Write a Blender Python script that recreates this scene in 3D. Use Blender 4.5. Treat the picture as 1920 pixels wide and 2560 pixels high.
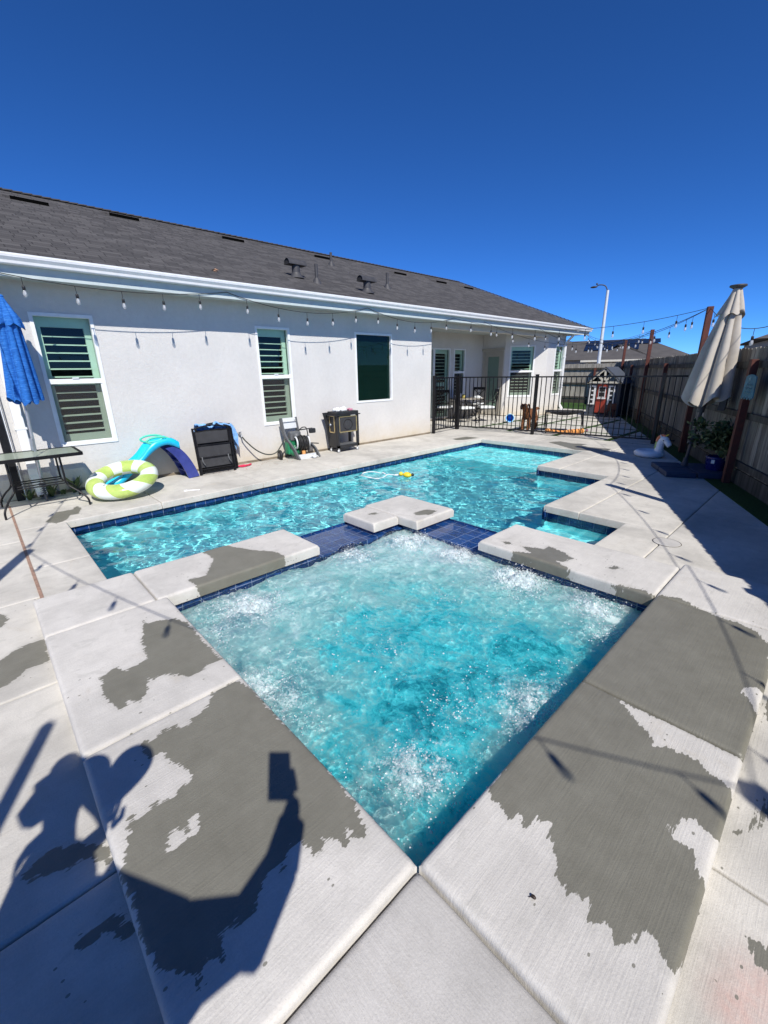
import bpy, bmesh, math, random
import numpy as np
from mathutils import Vector, Matrix, Euler
random.seed(7); rng = np.random.default_rng(7)
for o in list(bpy.data.objects): bpy.data.objects.remove(o)
SC = bpy.context.scene; COL = SC.collection
PI = math.pi

# ---------------------------------------------------------------- camera
CX, CY, CZ = 0.6844, -0.774, 1.70
YAW, PIT, ROLL, FPX = 0.8194, -0.3190, -0.0167, 1064.14
fw = Vector((-math.sin(YAW)*math.cos(PIT), math.cos(YAW)*math.cos(PIT), math.sin(PIT)))
rt = Vector((math.cos(YAW), math.sin(YAW), 0)); up = rt.cross(fw)
rt2 = rt*math.cos(ROLL) + up*math.sin(ROLL); up2 = -rt*math.sin(ROLL) + up*math.cos(ROLL)
cd = bpy.data.cameras.new('camera'); cam = bpy.data.objects.new('camera', cd); COL.objects.link(cam)
mm = Matrix((rt2, up2, -fw)).transposed().to_4x4(); mm.translation = (CX, CY, CZ); cam.matrix_world = mm
cd.sensor_fit = 'HORIZONTAL'; cd.sensor_width = 36; cd.lens = 36*FPX/1920; cd.clip_start = 0.02; cd.clip_end = 600
SC.camera = cam

# ---------------------------------------------------------------- light
SV = Vector((-0.87, 0.40, -1.0)).normalized()            # direction the sunlight travels
sun_el = math.asin(-SV.z); sun_az = math.atan2(-SV.x, -SV.y)   # clockwise from +Y
w = bpy.data.worlds.new('World'); SC.world = w; w.use_nodes = True
nt = w.node_tree; nt.nodes.clear()
wo = nt.nodes.new('ShaderNodeOutputWorld'); bg = nt.nodes.new('ShaderNodeBackground'); sky = nt.nodes.new('ShaderNodeTexSky')
sky.sky_type = 'NISHITA'; sky.sun_disc = False; sky.sun_elevation = sun_el; sky.sun_rotation = sun_az
sky.air_density = 0.7; sky.dust_density = 0.0; sky.ozone_density = 8.0; sky.altitude = 3000
bg.inputs[1].default_value = 0.122
hs = nt.nodes.new('ShaderNodeHueSaturation'); hs.inputs['Saturation'].default_value = 1.08
tn = nt.nodes.new('ShaderNodeMix'); tn.data_type = 'RGBA'; tn.blend_type = 'MULTIPLY'; tn.inputs[0].default_value = 1; tn.inputs[7].default_value = (0.54, 0.88, 1.18, 1)
nt.links.new(sky.outputs[0], hs.inputs['Color']); nt.links.new(hs.outputs[0], tn.inputs[6]); nt.links.new(tn.outputs[2], bg.inputs[0]); nt.links.new(bg.outputs[0], wo.inputs[0])
sl = bpy.data.lights.new('sun', 'SUN'); sl.energy = 5.0; sl.angle = math.radians(0.53); sl.color = (1.0, 0.955, 0.885)
so = bpy.data.objects.new('sun', sl); COL.objects.link(so)
so.rotation_euler = SV.to_track_quat('-Z', 'Y').to_euler(); so.location = (20, -10, 25)
sl.cycles.is_caustics_light = True
SC.view_settings.view_transform = 'Standard'; SC.view_settings.look = 'None'; SC.view_settings.exposure = 0.17; SC.view_settings.gamma = 1
SC.cycles.max_bounces = 10; SC.cycles.transparent_max_bounces = 16; SC.cycles.transmission_bounces = 8
SC.cycles.sample_clamp_indirect = 4.0

# ---------------------------------------------------------------- materials
def mat(name):
    m = bpy.data.materials.new(name); m.use_nodes = True; n = m.node_tree; n.nodes.clear()
    out = n.nodes.new('ShaderNodeOutputMaterial'); return m, n, out
def N(n, t, **k):
    x = n.nodes.new(t)
    for a, b in k.items():
        if a.startswith('i_'):
            x.inputs[a[2:].replace('_', ' ')].default_value = b
        else: setattr(x, a, b)
    return x
def rgba(c): return (c[0], c[1], c[2], 1.0)
def ramp(n, fac, stops, interp='LINEAR'):
    r = N(n, 'ShaderNodeValToRGB'); r.color_ramp.interpolation = interp
    e = r.color_ramp.elements
    while len(e) < len(stops): e.new(0.5)
    for i, (p, c) in enumerate(stops):
        e[i].position = p; e[i].color = rgba(c) if not isinstance(c, (int, float)) else (c, c, c, 1)
    n.links.new(fac, r.inputs[0]); return r
def mixc(n, fac, a, b, mode='MIX'):
    m = N(n, 'ShaderNodeMix', data_type='RGBA', blend_type=mode)
    for s, v in ((m.inputs[0], fac), (m.inputs[6], a), (m.inputs[7], b)):
        if hasattr(v, 'is_output'): n.links.new(v, s)
        elif isinstance(v, (int, float)): s.default_value = v
        else: s.default_value = rgba(v)
    return m.outputs[2]
def math_(n, op, a, b=0.0, c=None, clamp=False):
    m = N(n, 'ShaderNodeMath', operation=op, use_clamp=clamp)
    for s, v in zip(m.inputs, (a, b, c)):
        if v is None: continue
        if hasattr(v, 'is_output'): n.links.new(v, s)
        else: s.default_value = v
    return m.outputs[0]
def coords(n, scale=(1, 1, 1), rot=(0, 0, 0), kind='Object'):
    tc = N(n, 'ShaderNodeTexCoord'); mp = N(n, 'ShaderNodeMapping'); mp.inputs[3].default_value = scale; mp.inputs[2].default_value = rot
    n.links.new(tc.outputs[kind], mp.inputs[0]); return mp.outputs[0]
def noise(n, vec, sc, det=4, rough=0.6, dist=0.0):
    x = N(n, 'ShaderNodeTexNoise'); x.inputs['Scale'].default_value = sc; x.inputs['Detail'].default_value = det
    x.inputs['Roughness'].default_value = rough; x.inputs['Distortion'].default_value = dist
    n.links.new(vec, x.inputs['Vector']); return x.outputs['Fac']
def bump(n, h, strength, dist, prev=None):
    b = N(n, 'ShaderNodeBump'); b.inputs['Strength'].default_value = strength; b.inputs['Distance'].default_value = dist
    n.links.new(h, b.inputs['Height'])
    if prev is not None: n.links.new(prev, b.inputs['Normal'])
    return b.outputs[0]
def pbsdf(n, out, col, rough=0.6, metal=0.0, normal=None, spec=0.5, **k):
    p = N(n, 'ShaderNodeBsdfPrincipled')
    for s, v in (('Base Color', col), ('Roughness', rough), ('Metallic', metal), ('Specular IOR Level', spec)):
        if hasattr(v, 'is_output'): n.links.new(v, p.inputs[s])
        elif s == 'Base Color': p.inputs[s].default_value = rgba(v)
        else: p.inputs[s].default_value = v
    if normal is not None: n.links.new(normal, p.inputs['Normal'])
    for a, b in k.items(): p.inputs[a.replace('_', ' ')].default_value = b
    if out is not None: n.links.new(p.outputs[0], out.inputs[0])
    return p
def simple(name, c, rough=0.5, metal=0.0, var=0.12, sc=9.0, bmp=0.0, bsc=60.0, spec=0.5, **k):
    m, n, out = mat(name); v = coords(n)
    f = noise(n, v, sc, 5); lo = tuple(x*(1-var) for x in c); hi = tuple(min(1, x*(1+var)) for x in c)
    col = ramp(n, f, [(0.3, lo), (0.7, hi)]).outputs[0]
    rg = ramp(n, f, [(0.3, max(0, rough-0.06)), (0.7, min(1, rough+0.06))]).outputs[0]
    nr = bump(n, noise(n, v, bsc, 3), bmp, 0.004) if bmp else None
    pbsdf(n, out, col, rg, metal, nr, spec, **k); return m

def make_concrete(name, base, broom=(130, 5), tone=0.13, attr=True):
    m, n, out = mat(name); v = coords(n)
    big = noise(n, v, 1.1, 6, 0.62, 0.4); mid = noise(n, v, 7.0, 6, 0.65); fine = noise(n, v, 140.0, 3, 0.6)
    bv = coords(n, (broom[0], broom[1], 20)); br = noise(n, bv, 1.0, 3, 0.55)
    lo = tuple(x*(1-tone*1.5) for x in base); hi = tuple(x*(1+tone*0.55) for x in base)
    col = ramp(n, big, [(0.3, lo), (0.55, base), (0.75, hi)]).outputs[0]
    col = mixc(n, 0.55, col, ramp(n, mid, [(0.32, 0.80), (0.6, 1.0), (0.8, 1.06)]).outputs[0], 'MULTIPLY')
    col = mixc(n, 0.35, col, ramp(n, fine, [(0.3, 0.78), (0.7, 1.08)]).outputs[0], 'MULTIPLY')
    col = mixc(n, 0.30, col, ramp(n, br, [(0.3, 0.86), (0.7, 1.06)]).outputs[0], 'MULTIPLY')
    # tan and grey blotches of dirt
    blot = noise(n, v, 2.6, 8, 0.7, 0.6)
    col = mixc(n, ramp(n, blot, [(0.60, 0.0), (0.74, 0.5)]).outputs[0], col, (base[0]*0.72, base[1]*0.66, base[2]*0.56))
    pits = N(n, 'ShaderNodeTexVoronoi'); pits.inputs['Scale'].default_value = 95.0; n.links.new(v, pits.inputs[0])
    pit = math_(n, 'MULTIPLY', math_(n, 'LESS_THAN', pits.outputs['Distance'], 0.10), math_(n, 'GREATER_THAN', mid, 0.54))
    col = mixc(n, math_(n, 'MULTIPLY', pit, 0.5), col, (base[0]*0.4, base[1]*0.38, base[2]*0.34))
    smu = noise(n, coords(n, (1.0, 1.6, 1)), 3.4, 7, 0.68, 0.7)
    col = mixc(n, ramp(n, smu, [(0.56, 0.0), (0.70, 0.42)]).outputs[0], col, (base[0]*0.70, base[1]*0.70, base[2]*0.69))
    spk = N(n, 'ShaderNodeTexVoronoi'); spk.inputs['Scale'].default_value = 260.0; n.links.new(v, spk.inputs[0])
    col = mixc(n, math_(n, 'MULTIPLY', math_(n, 'LESS_THAN', spk.outputs['Distance'], 0.16), 0.30), col, (base[0]*0.55, base[1]*0.53, base[2]*0.48))
    rough = 0.82; bh = math_(n, 'ADD', math_(n, 'MULTIPLY', br, 0.8), math_(n, 'MULTIPLY', fine, 0.6))
    if attr:
        at = N(n, 'ShaderNodeAttribute', attribute_name='wet').outputs['Fac']
        st = noise(n, coords(n, (75, 7, 20)), 1.0, 4, 0.6); st2 = noise(n, v, 22.0, 4, 0.6)
        e = math_(n, 'ADD', at, math_(n, 'ADD', math_(n, 'MULTIPLY', math_(n, 'SUBTRACT', st, 0.5), 0.075), math_(n, 'MULTIPLY', math_(n, 'SUBTRACT', st2, 0.5), 0.05)))
        wet = math_(n, 'MULTIPLY_ADD', e, 320.0, 0.5, clamp=True)
        vo = N(n, 'ShaderNodeTexVoronoi'); vo.inputs['Scale'].default_value = 34.0; vo.inputs['Randomness'].default_value = 1.0; n.links.new(coords(n, (1.2, .8, 1)), vo.inputs[0])
        keep = math_(n, 'GREATER_THAN', N(n, 'ShaderNodeSeparateColor').outputs[0], 0.5)
        sc_ = keep.node.inputs[0].links[0].from_node; n.links.new(vo.outputs['Color'], sc_.inputs[0]); keep.node.inputs[1].default_value = 0.86
        drop = math_(n, 'MULTIPLY', math_(n, 'LESS_THAN', math_(n, 'ADD', vo.outputs['Distance'], math_(n, 'MULTIPLY', st2, 0.25)), 0.30), keep)
        drop = math_(n, 'MULTIPLY', drop, math_(n, 'GREATER_THAN', at, -0.16))
        wet = math_(n, 'MAXIMUM', wet, math_(n, 'MULTIPLY', drop, 0.85))
        halo = ramp(n, e, [(0.0, 0.0), (0.001, 1.0)]).outputs[0]
        rim = math_(n, 'MULTIPLY_ADD', math_(n, 'ABSOLUTE', math_(n, 'ADD', e, 0.012)), -60.0, 1.0, clamp=True)
        col = mixc(n, math_(n, 'MULTIPLY', rim, 0.16), col, (0.30, 0.29, 0.25))
        wc = ramp(n, mid, [(0.25, (0.152, 0.146, 0.118)), (0.6, (0.186, 0.180, 0.148)), (0.8, (0.206, 0.200, 0.165))]).outputs[0]
        wc = mixc(n, 0.3, wc, ramp(n, br, [(0.3, 0.9), (0.7, 1.05)]).outputs[0], 'MULTIPLY')
        # faint damp tide marks where older splashes have almost dried
        ghost = ramp(n, noise(n, coords(n, (9, 5, 5)), 1.0, 6, 0.65, 0.5), [(0.60, 0.0), (0.645, 0.35)]).outputs[0]
        col = mixc(n, ghost, col, (base[0]*0.66, base[1]*0.67, base[2]*0.66))
        ru = N(n, 'ShaderNodeAttribute', attribute_name='rust').outputs['Fac']
        col = mixc(n, math_(n, 'MULTIPLY', ru, math_(n, 'MULTIPLY', noise(n, v, 30.0, 5, 0.7), 0.42)), col, (0.62, 0.16, 0.10))
        col = mixc(n, wet, col, wc)
        rr = N(n, 'ShaderNodeMix'); n.links.new(wet, rr.inputs[0]); rr.inputs[2].default_value = 0.82; rr.inputs[3].default_value = 0.42; rough = rr.outputs[0]
    nr = bump(n, bh, 0.55, 0.0035)
    nr = bump(n, pit, -0.5, 0.003, nr)
    pbsdf(n, out, col, rough, 0, nr, 0.35); return m
M = {}
M['concrete'] = make_concrete('concrete', (0.61, 0.588, 0.548))
M['deck'] = make_concrete('deck_concrete', (0.60, 0.575, 0.52), tone=0.2)
M['corner'] = make_concrete('corner_concrete', (0.53, 0.512, 0.482), broom=(5, 130), tone=0.2, attr=False)
M['joint'] = simple('joint_filler', (0.07, 0.062, 0.052), 0.9)
M['dirt'] = simple('dirt', (0.20, 0.165, 0.12), 0.95, var=0.4, sc=3, bmp=0.8, bsc=30)

def make_stucco():
    m, n, out = mat('stucco'); v = coords(n)
    a = noise(n, v, 55.0, 4, 0.65); b = noise(n, v, 1.3, 6, 0.6); c = noise(n, v, 16.0, 4, 0.6)
    col = ramp(n, b, [(0.3, (0.580, 0.566, 0.545)), (0.7, (0.645, 0.630, 0.605))]).outputs[0]
    col = mixc(n, 0.5, col, ramp(n, c, [(0.3, 0.92), (0.7, 1.04)]).outputs[0], 'MULTIPLY')
    sx = N(n, 'ShaderNodeSeparateXYZ'); n.links.new(coords(n), sx.inputs[0])
    h = math_(n, 'ADD', sx.outputs[2], math_(n, 'MULTIPLY', math_(n, 'SUBTRACT', noise(n, v, 3.0, 5, 0.7), 0.5), 0.55))
    splash = ramp(n, h, [(0.0, 0.75), (0.16, 0.42), (0.5, 0.0)]).outputs[0]
    col = mixc(n, splash, col, (0.52, 0.44, 0.31))
    nr = bump(n, a, 0.6, 0.008); nr = bump(n, c, 0.28, 0.015, nr)
    pbsdf(n, out, col, 0.9, 0, nr, 0.25); return m
M['stucco'] = make_stucco()

def make_shingle():
    m, n, out = mat('shingles'); v = coords(n, kind='UV')
    br = N(n, 'ShaderNodeTexBrick'); br.offset = 0.37; br.offset_frequency = 2; br.squash = 0.72; br.squash_frequency = 3
    for k, x in (('Color1', (0.062, 0.060, 0.061, 1)), ('Color2', (0.103, 0.099, 0.099, 1)), ('Mortar', (0.024, 0.023, 0.023, 1))): br.inputs[k].default_value = x
    br.inputs['Scale'].default_value = 1; br.inputs['Mortar Size'].default_value = 0.005; br.inputs['Mortar Smooth'].default_value = 0.35
    br.inputs['Bias'].default_value = -0.1; br.inputs['Brick Width'].default_value = 0.30; br.inputs['Row Height'].default_value = 0.135
    n.links.new(v, br.inputs[0])
    col = mixc(n, 0.6, br.outputs[0], ramp(n, noise(n, v, 2.0, 6, 0.7), [(0.3, 0.85), (0.7, 1.12)]).outputs[0], 'MULTIPLY')
    col = mixc(n, 0.5, col, ramp(n, noise(n, v, 90.0, 2), [(0.3, 0.6), (0.7, 1.35)]).outputs[0], 'MULTIPLY')
    inv = math_(n, 'SUBTRACT', 1.0, br.outputs[1])
    pbsdf(n, out, col, 0.95, 0, bump(n, inv, 0.9, 0.012), 0.2); return m
M['shingle'] = make_shingle(); M['capm'] = simple('cap_shingles', (0.075, 0.070, 0.068), 0.95, var=.35, sc=6, bmp=.6, bsc=60); M['hole'] = simple('vent_opening_shade', (0.003, 0.003, 0.003), 1.0, spec=0.0)  # last one: near-black that stands for the shade in a vent opening

def make_tile(name, vertical):
    m, n, out = mat(name)
    tc = N(n, 'ShaderNodeTexCoord'); s = N(n, 'ShaderNodeSeparateXYZ'); n.links.new(tc.outputs['Object'], s.inputs[0]); c = N(n, 'ShaderNodeCombineXYZ')
    if vertical:
        n.links.new(math_(n, 'ADD', s.outputs[0], s.outputs[1]), c.inputs[0]); n.links.new(math_(n, 'ADD', s.outputs[2], 0.228+1.5), c.inputs[1])
    else:
        n.links.new(math_(n, 'ADD', s.outputs[0], 0.04), c.inputs[0]); n.links.new(math_(n, 'ADD', s.outputs[1], 0.02), c.inputs[1])
    br = N(n, 'ShaderNodeTexBrick'); br.offset = 0; br.squash = 1
    for k, x in (('Color1', (0.007, 0.026, 0.105, 1) if vertical else (0.007, 0.030, 0.115, 1)), ('Color2', (0.012, 0.048, 0.18, 1) if vertical else (0.012, 0.055, 0.19, 1)), ('Mortar', (0.16, 0.20, 0.30, 1) if vertical else (0.15, 0.20, 0.30, 1))): br.inputs[k].default_value = x
    br.inputs['Scale'].default_value = 1; br.inputs['Mortar Size'].default_value = 0.0035; br.inputs['Mortar Smooth'].default_value = 0.1
    br.inputs['Bias'].default_value = 0; br.inputs['Brick Width'].default_value = 0.15; br.inputs['Row Height'].default_value = 0.15
    n.links.new(c.outputs[0], br.inputs[0])
    mott = noise(n, coords(n), 22.0, 6, 0.7)
    col = mixc(n, 0.7, br.outputs[0], ramp(n, mott, [(0.3, 0.45), (0.7, 1.7)]).outputs[0], 'MULTIPLY')
    if vertical:
        lim = ramp(n, noise(n, coords(n, (30, 30, 90)), 1.0, 4), [(0.62, 0.0), (0.75, 0.35)]).outputs[0]
        col = mixc(n, lim, col, (0.3, 0.36, 0.42))
    inv = math_(n, 'SUBTRACT', 1.0, br.outputs[1])
    rg = ramp(n, br.outputs[1], [(0, 0.12), (1, 0.7)]).outputs[0]
    nr = bump(n, inv, 0.5, 0.003); nr = bump(n, noise(n, coords(n), 35.0, 2), 0.25, 0.004, nr)
    pbsdf(n, out, col, rg, 0, nr, 0.6); return m
M['tile'] = make_tile('blue_tile', True); M['tile_top'] = make_tile('blue_tile_top', False)

def make_plaster(name, base):
    m, n, out = mat(name); v = coords(n)
    col = ramp(n, noise(n, v, 3.0, 6, 0.65), [(0.3, tuple(x*0.86 for x in base)), (0.7, tuple(x*1.1 for x in base))]).outputs[0]
    pbsdf(n, out, col, 0.7, 0, None, 0.3); return m
M['plaster'] = make_plaster('pool_plaster', (0.24, 0.86, 0.90)); M['spa_plaster'] = make_plaster('spa_plaster', (0.26, 0.88, 0.92))

def make_water(name, foam):
    m, n, out = mat(name); v = coords(n)
    g = N(n, 'ShaderNodeBsdfGlass'); g.inputs['Roughness'].default_value = 0.0; g.inputs['IOR'].default_value = 1.24
    g.inputs['Color'].default_value = (0.96, 1.0, 1.0, 1)
    if foam:
        g.inputs['IOR'].default_value = 1.30
        at = N(n, 'ShaderNodeAttribute', attribute_name='foam').outputs['Fac']
        nr = bump(n, noise(n, v, 70.0, 4, 0.7), 0.6, 0.01)
        d = N(n, 'ShaderNodeBsdfDiffuse'); d.inputs[0].default_value = (0.80, 0.90, 0.92, 1); n.links.new(nr, d.inputs['Normal'])
        f2 = noise(n, v, 55.0, 6, 0.75, 0.6); f3 = noise(n, v, 9.0, 6, 0.7, 0.8)
        k = math_(n, 'ADD', at, math_(n, 'ADD', math_(n, 'MULTIPLY', math_(n, 'SUBTRACT', f2, 0.5), 1.5), math_(n, 'MULTIPLY', math_(n, 'SUBTRACT', f3, 0.5), 1.3)))
        fac = ramp(n, k, [(0.42, 0.0), (0.62, 0.30), (0.95, 0.80)]).outputs[0]
        mx = N(n, 'ShaderNodeMixShader'); n.links.new(fac, mx.inputs[0]); n.links.new(g.outputs[0], mx.inputs[1]); n.links.new(d.outputs[0], mx.inputs[2])
        n.links.new(mx.outputs[0], out.inputs[0])
    else: n.links.new(g.outputs[0], out.inputs[0])
    return m
def make_cloud():
    m, n, out = mat('aerated_water'); v = coords(n)
    at = N(n, 'ShaderNodeAttribute', attribute_name='foam').outputs['Fac']
    sw = noise(n, v, 2.6, 9, 0.70, 1.1); sw2 = noise(n, v, 15.0, 7, 0.72, 1.4)
    k = math_(n, 'ADD', at, math_(n, 'ADD', math_(n, 'MULTIPLY', math_(n, 'SUBTRACT', sw, 0.5), 1.5), math_(n, 'MULTIPLY', math_(n, 'SUBTRACT', sw2, 0.5), 0.7)))
    col = ramp(n, k, [(0.02, (0.02, 0.30, 0.36)), (0.20, (0.08, 0.64, 0.70)), (0.42, (0.27, 0.65, 0.65)), (0.66, (0.44, 0.71, 0.69)), (1.0, (0.75, 0.88, 0.87))]).outputs[0]
    p = pbsdf(n, out, col, 1.0, 0, None, 0.0); p.subsurface_method = 'BURLEY'; p.inputs['Subsurface Weight'].default_value = 0.8; p.inputs['Subsurface Radius'].default_value = (0.5, 1.0, 1.0); p.inputs['Subsurface Scale'].default_value = 0.22; return m
M['cloud'] = make_cloud()
M['water'] = make_water('pool_water', False); M['spa_water'] = make_water('spa_water', True)
def make_glass(name, tint, rough=0.0, screen=0.0, dc=(0.16, 0.15, 0.14)):
    m, n, out = mat(name)
    t = N(n, 'ShaderNodeBsdfTransparent'); t.inputs[0].default_value = rgba(tint); g = N(n, 'ShaderNodeBsdfGlossy'); g.inputs['Roughness'].default_value = rough
    f = N(n, 'ShaderNodeFresnel'); ge = N(n, 'ShaderNodeNewGeometry'); n.links.new(math_(n, 'MULTIPLY_ADD', ge.outputs['Backfacing'], -0.45, 1.45), f.inputs[0]); mx = N(n, 'ShaderNodeMixShader')
    n.links.new(f.outputs[0], mx.inputs[0]); n.links.new(t.outputs[0], mx.inputs[1]); n.links.new(g.outputs[0], mx.inputs[2])
    last = mx.outputs[0]
    if screen:
        d = N(n, 'ShaderNodeBsdfDiffuse'); d.inputs[0].default_value = rgba(dc); m2 = N(n, 'ShaderNodeMixShader'); m2.inputs[0].default_value = screen
        n.links.new(last, m2.inputs[1]); n.links.new(d.outputs[0], m2.inputs[2]); last = m2.outputs[0]
    n.links.new(last, out.inputs[0]); return m
M['glass'] = make_glass('window_glass', (0.66, 0.80, 0.72)); M['screen'] = make_glass('window_screen', (0.62, 0.68, 0.62), 0.3, 0.16)
M['darkglass'] = make_glass('dark_glass', (0.16, 0.34, 0.28), 0.0, 0.30, (0.012, 0.045, 0.036)); M['table_glass'] = make_glass('frosted_table_glass', (0.62, 0.70, 0.62), 0.2, 0.55, (0.36, 0.41, 0.34))
M['bulb'] = make_glass('bulb_glass', (0.86, 0.88, 0.90), 0.05, 0.30, (0.85, 0.86, 0.86))
M['white'] = simple('white_paint', (0.78, 0.79, 0.79), 0.45, var=0.05, bmp=0.1)
M['trim'] = simple('eave_trim', (0.50, 0.565, 0.56), 0.6, var=0.05)
M['soffit'] = simple('soffit_paint', (0.46, 0.50, 0.49), 0.7, var=0.05)
M['shutter'] = simple('shutter_paint', (0.74, 0.80, 0.74), 0.5, var=0.04)
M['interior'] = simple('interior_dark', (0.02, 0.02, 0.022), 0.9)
M['blackm'] = simple('black_metal', (0.014, 0.014, 0.016), 0.42, 0.3, var=0.3, spec=0.4)
M['blackp'] = simple('black_plastic', (0.022, 0.023, 0.026), 0.5, var=0.25)
M['grayp'] = simple('grey_plastic', (0.11, 0.115, 0.12), 0.55, var=0.15)
M['sling'] = simple('black_sling', (0.035, 0.036, 0.04), 0.8, var=0.2, bmp=0.3, bsc=250)
M['steel'] = simple('galvanized_steel', (0.52, 0.54, 0.57), 0.35, 0.75, var=0.12)
M['gold'] = simple('gold_trim', (0.55, 0.43, 0.22), 0.4, 0.6)
M['ventm'] = simple('vent_paint', (0.055, 0.055, 0.06), 0.6, 0.1, var=0.2)
M['redwood'] = simple('red_brown_post', (0.085, 0.020, 0.012), 0.7, var=0.35, sc=14, bmp=0.3)
M['lampw'] = simple('lamp_pole_paint', (0.62, 0.66, 0.68), 0.5, 0.2, var=0.08)
M['fur'] = simple('brown_fur', (0.16, 0.062, 0.022), 0.95, var=0.6, sc=26, bmp=1.0, bsc=45)
M['skin'] = simple('skin', (0.50, 0.30, 0.21), 0.5, var=0.08); M['cloth'] = simple('navy_cloth', (0.06, 0.08, 0.14), 0.9); M['hair'] = simple('dark_hair', (0.03, 0.018, 0.012), 0.6)
# ---------------------------------------------------------------- mesh helpers
class MB:
    def __init__(s): s.v = []; s.f = []; s.sm = []; s.uv = None
    def add(s, vs, fs, smooth=False):
        b = len(s.v); s.v += [tuple(x) for x in vs]; s.f += [tuple(i+b for i in f) for f in fs]; s.sm += [smooth]*len(fs); return s
    def box(s, x0, x1, y0, y1, z0, z1, bev=0.0):
        if x0 > x1: x0, x1 = x1, x0
        if y0 > y1: y0, y1 = y1, y0
        if bev <= 0:
            return s.add([(x0,y0,z0),(x1,y0,z0),(x1,y1,z0),(x0,y1,z0),(x0,y0,z1),(x1,y0,z1),(x1,y1,z1),(x0,y1,z1)],
                         [(0,3,2,1),(4,5,6,7),(0,1,5,4),(1,2,6,5),(2,3,7,6),(3,0,4,7)])
        bm = bmesh.new(); bmesh.ops.create_cube(bm, size=1)
        for v in bm.verts: v.co = Vector(((x0+x1)/2+v.co.x*(x1-x0), (y0+y1)/2+v.co.y*(y1-y0), (z0+z1)/2+v.co.z*(z1-z0)))
        bmesh.ops.bevel(bm, geom=bm.edges[:], offset=bev, segments=2, affect='EDGES', profile=0.6)
        return s.frombm(bm)
    def frombm(s, bm, mtx=None, smooth=False):
        if mtx is not None: bm.transform(mtx)
        bm.verts.index_update(); s.add([v.co[:] for v in bm.verts], [[v.index for v in f.verts] for f in bm.faces], smooth); bm.free(); return s
    def beam(s, a, b, wx, wz, upv=(0, 0, 1)):        # rectangular bar from a to b
        a, b = Vector(a), Vector(b); d = (b-a).normalized(); u = Vector(upv)
        if abs(d.dot(u)) > 0.98: u = Vector((0, 1, 0))
        r = d.cross(u).normalized()*wx/2; t = r.cross(d).normalized()*wz/2
        return s.add([a-r-t, a+r-t, a+r+t, a-r+t, b-r-t, b+r-t, b+r+t, b-r+t], [(0,1,2,3),(7,6,5,4),(0,4,5,1),(1,5,6,2),(2,6,7,3),(3,7,4,0)])
    def tube(s, pts, r, seg=8, caps=True, smooth=True, flat=1.0):
        pts = [Vector(p) for p in pts]; n = len(pts); R = r if isinstance(r, (list, tuple)) else [r]*n
        d0 = (pts[1]-pts[0]).normalized(); u = Vector((0, 0, 1)) if abs(d0.z) < 0.95 else Vector((1, 0, 0))
        vs = []; fs = []; a = d0.cross(u).normalized()
        for i, p in enumerate(pts):
            d = ((pts[min(i+1, n-1)]-p).normalized()+(p-pts[max(i-1, 0)]).normalized())
            d = d.normalized() if d.length > 1e-6 else d0
            a = (a-d*a.dot(d)).normalized(); b = d.cross(a)
            for k in range(seg): t = 2*PI*k/seg; vs.append(p+(a*math.cos(t)+b*math.sin(t)*flat)*R[i])
        for i in range(n-1):
            for k in range(seg): k2 = (k+1) % seg; fs.append((i*seg+k, i*seg+k2, (i+1)*seg+k2, (i+1)*seg+k))
        s.add(vs, fs, smooth)
        if caps: s.add(vs[:seg][::-1], [tuple(range(seg))]); s.add(vs[-seg:], [tuple(range(seg))])
        return s
    def lathe(s, prof, c=(0, 0, 0), seg=16, smooth=True, ax=None):
        vs = []; fs = []
        for r, z in prof:
            for k in range(seg): t = 2*PI*k/seg; vs.append(Vector((r*math.cos(t), r*math.sin(t), z)))
        if ax is not None:
            q = Vector((0, 0, 1)).rotation_difference(Vector(ax)); vs = [q @ v for v in vs]
        vs = [v+Vector(c) for v in vs]
        for i in range(len(prof)-1):
            for k in range(seg): k2 = (k+1) % seg; fs.append((i*seg+k, i*seg+k2, (i+1)*seg+k2, (i+1)*seg+k))
        s.add(vs, fs, smooth); return s
    def prism(s, poly, z0, z1):                       # plan polygon, extruded
        n = len(poly); vs = [(x, y, z0) for x, y in poly]+[(x, y, z1) for x, y in poly]
        return s.add(vs, [tuple(range(n))[::-1], tuple(range(n, 2*n))]+[(i, (i+1) % n, n+(i+1) % n, n+i) for i in range(n)])
    def ball(s, c, r, seg=12, rings=8, sc=(1, 1, 1)):
        prof = [(math.sin(PI*i/rings)*r, -math.cos(PI*i/rings)*r) for i in range(rings+1)]; b = len(s.v); s.lathe(prof, (0, 0, 0), seg)
        for i in range(b, len(s.v)): x, y, z = s.v[i]; s.v[i] = (c[0]+x*sc[0], c[1]+y*sc[1], c[2]+z*sc[2])
        return s
    def tf(s, mtx):
        s.v = [tuple(mtx @ Vector(v)) for v in s.v]; return s
    def build(s, name, m, parent=None, fix=False):
        me = bpy.data.meshes.new(name); off = wloc(parent)
        me.from_pydata([(x-off[0], y-off[1], z-off[2]) for x, y, z in s.v], [], s.f)
        me.polygons.foreach_set('use_smooth', s.sm)
        if fix:
            bm = bmesh.new(); bm.from_mesh(me); bmesh.ops.recalc_face_normals(bm, faces=bm.faces[:]); bm.to_mesh(me); bm.free()
        me.materials.append(M[m] if isinstance(m, str) else m); me.update()
        o = bpy.data.objects.new(name, me); COL.objects.link(o)
        if parent is not None: o.parent = parent
        return o
def wloc(p):
    v = Vector((0, 0, 0))
    while p is not None: v = v+p.location; p = p.parent
    return v
def tag(o, label=None, cat=None, group=None, kind=None):
    for k, v in (('label', label), ('category', cat), ('group', group), ('kind', kind)):
        if v: o[k] = v
    return o
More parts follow.
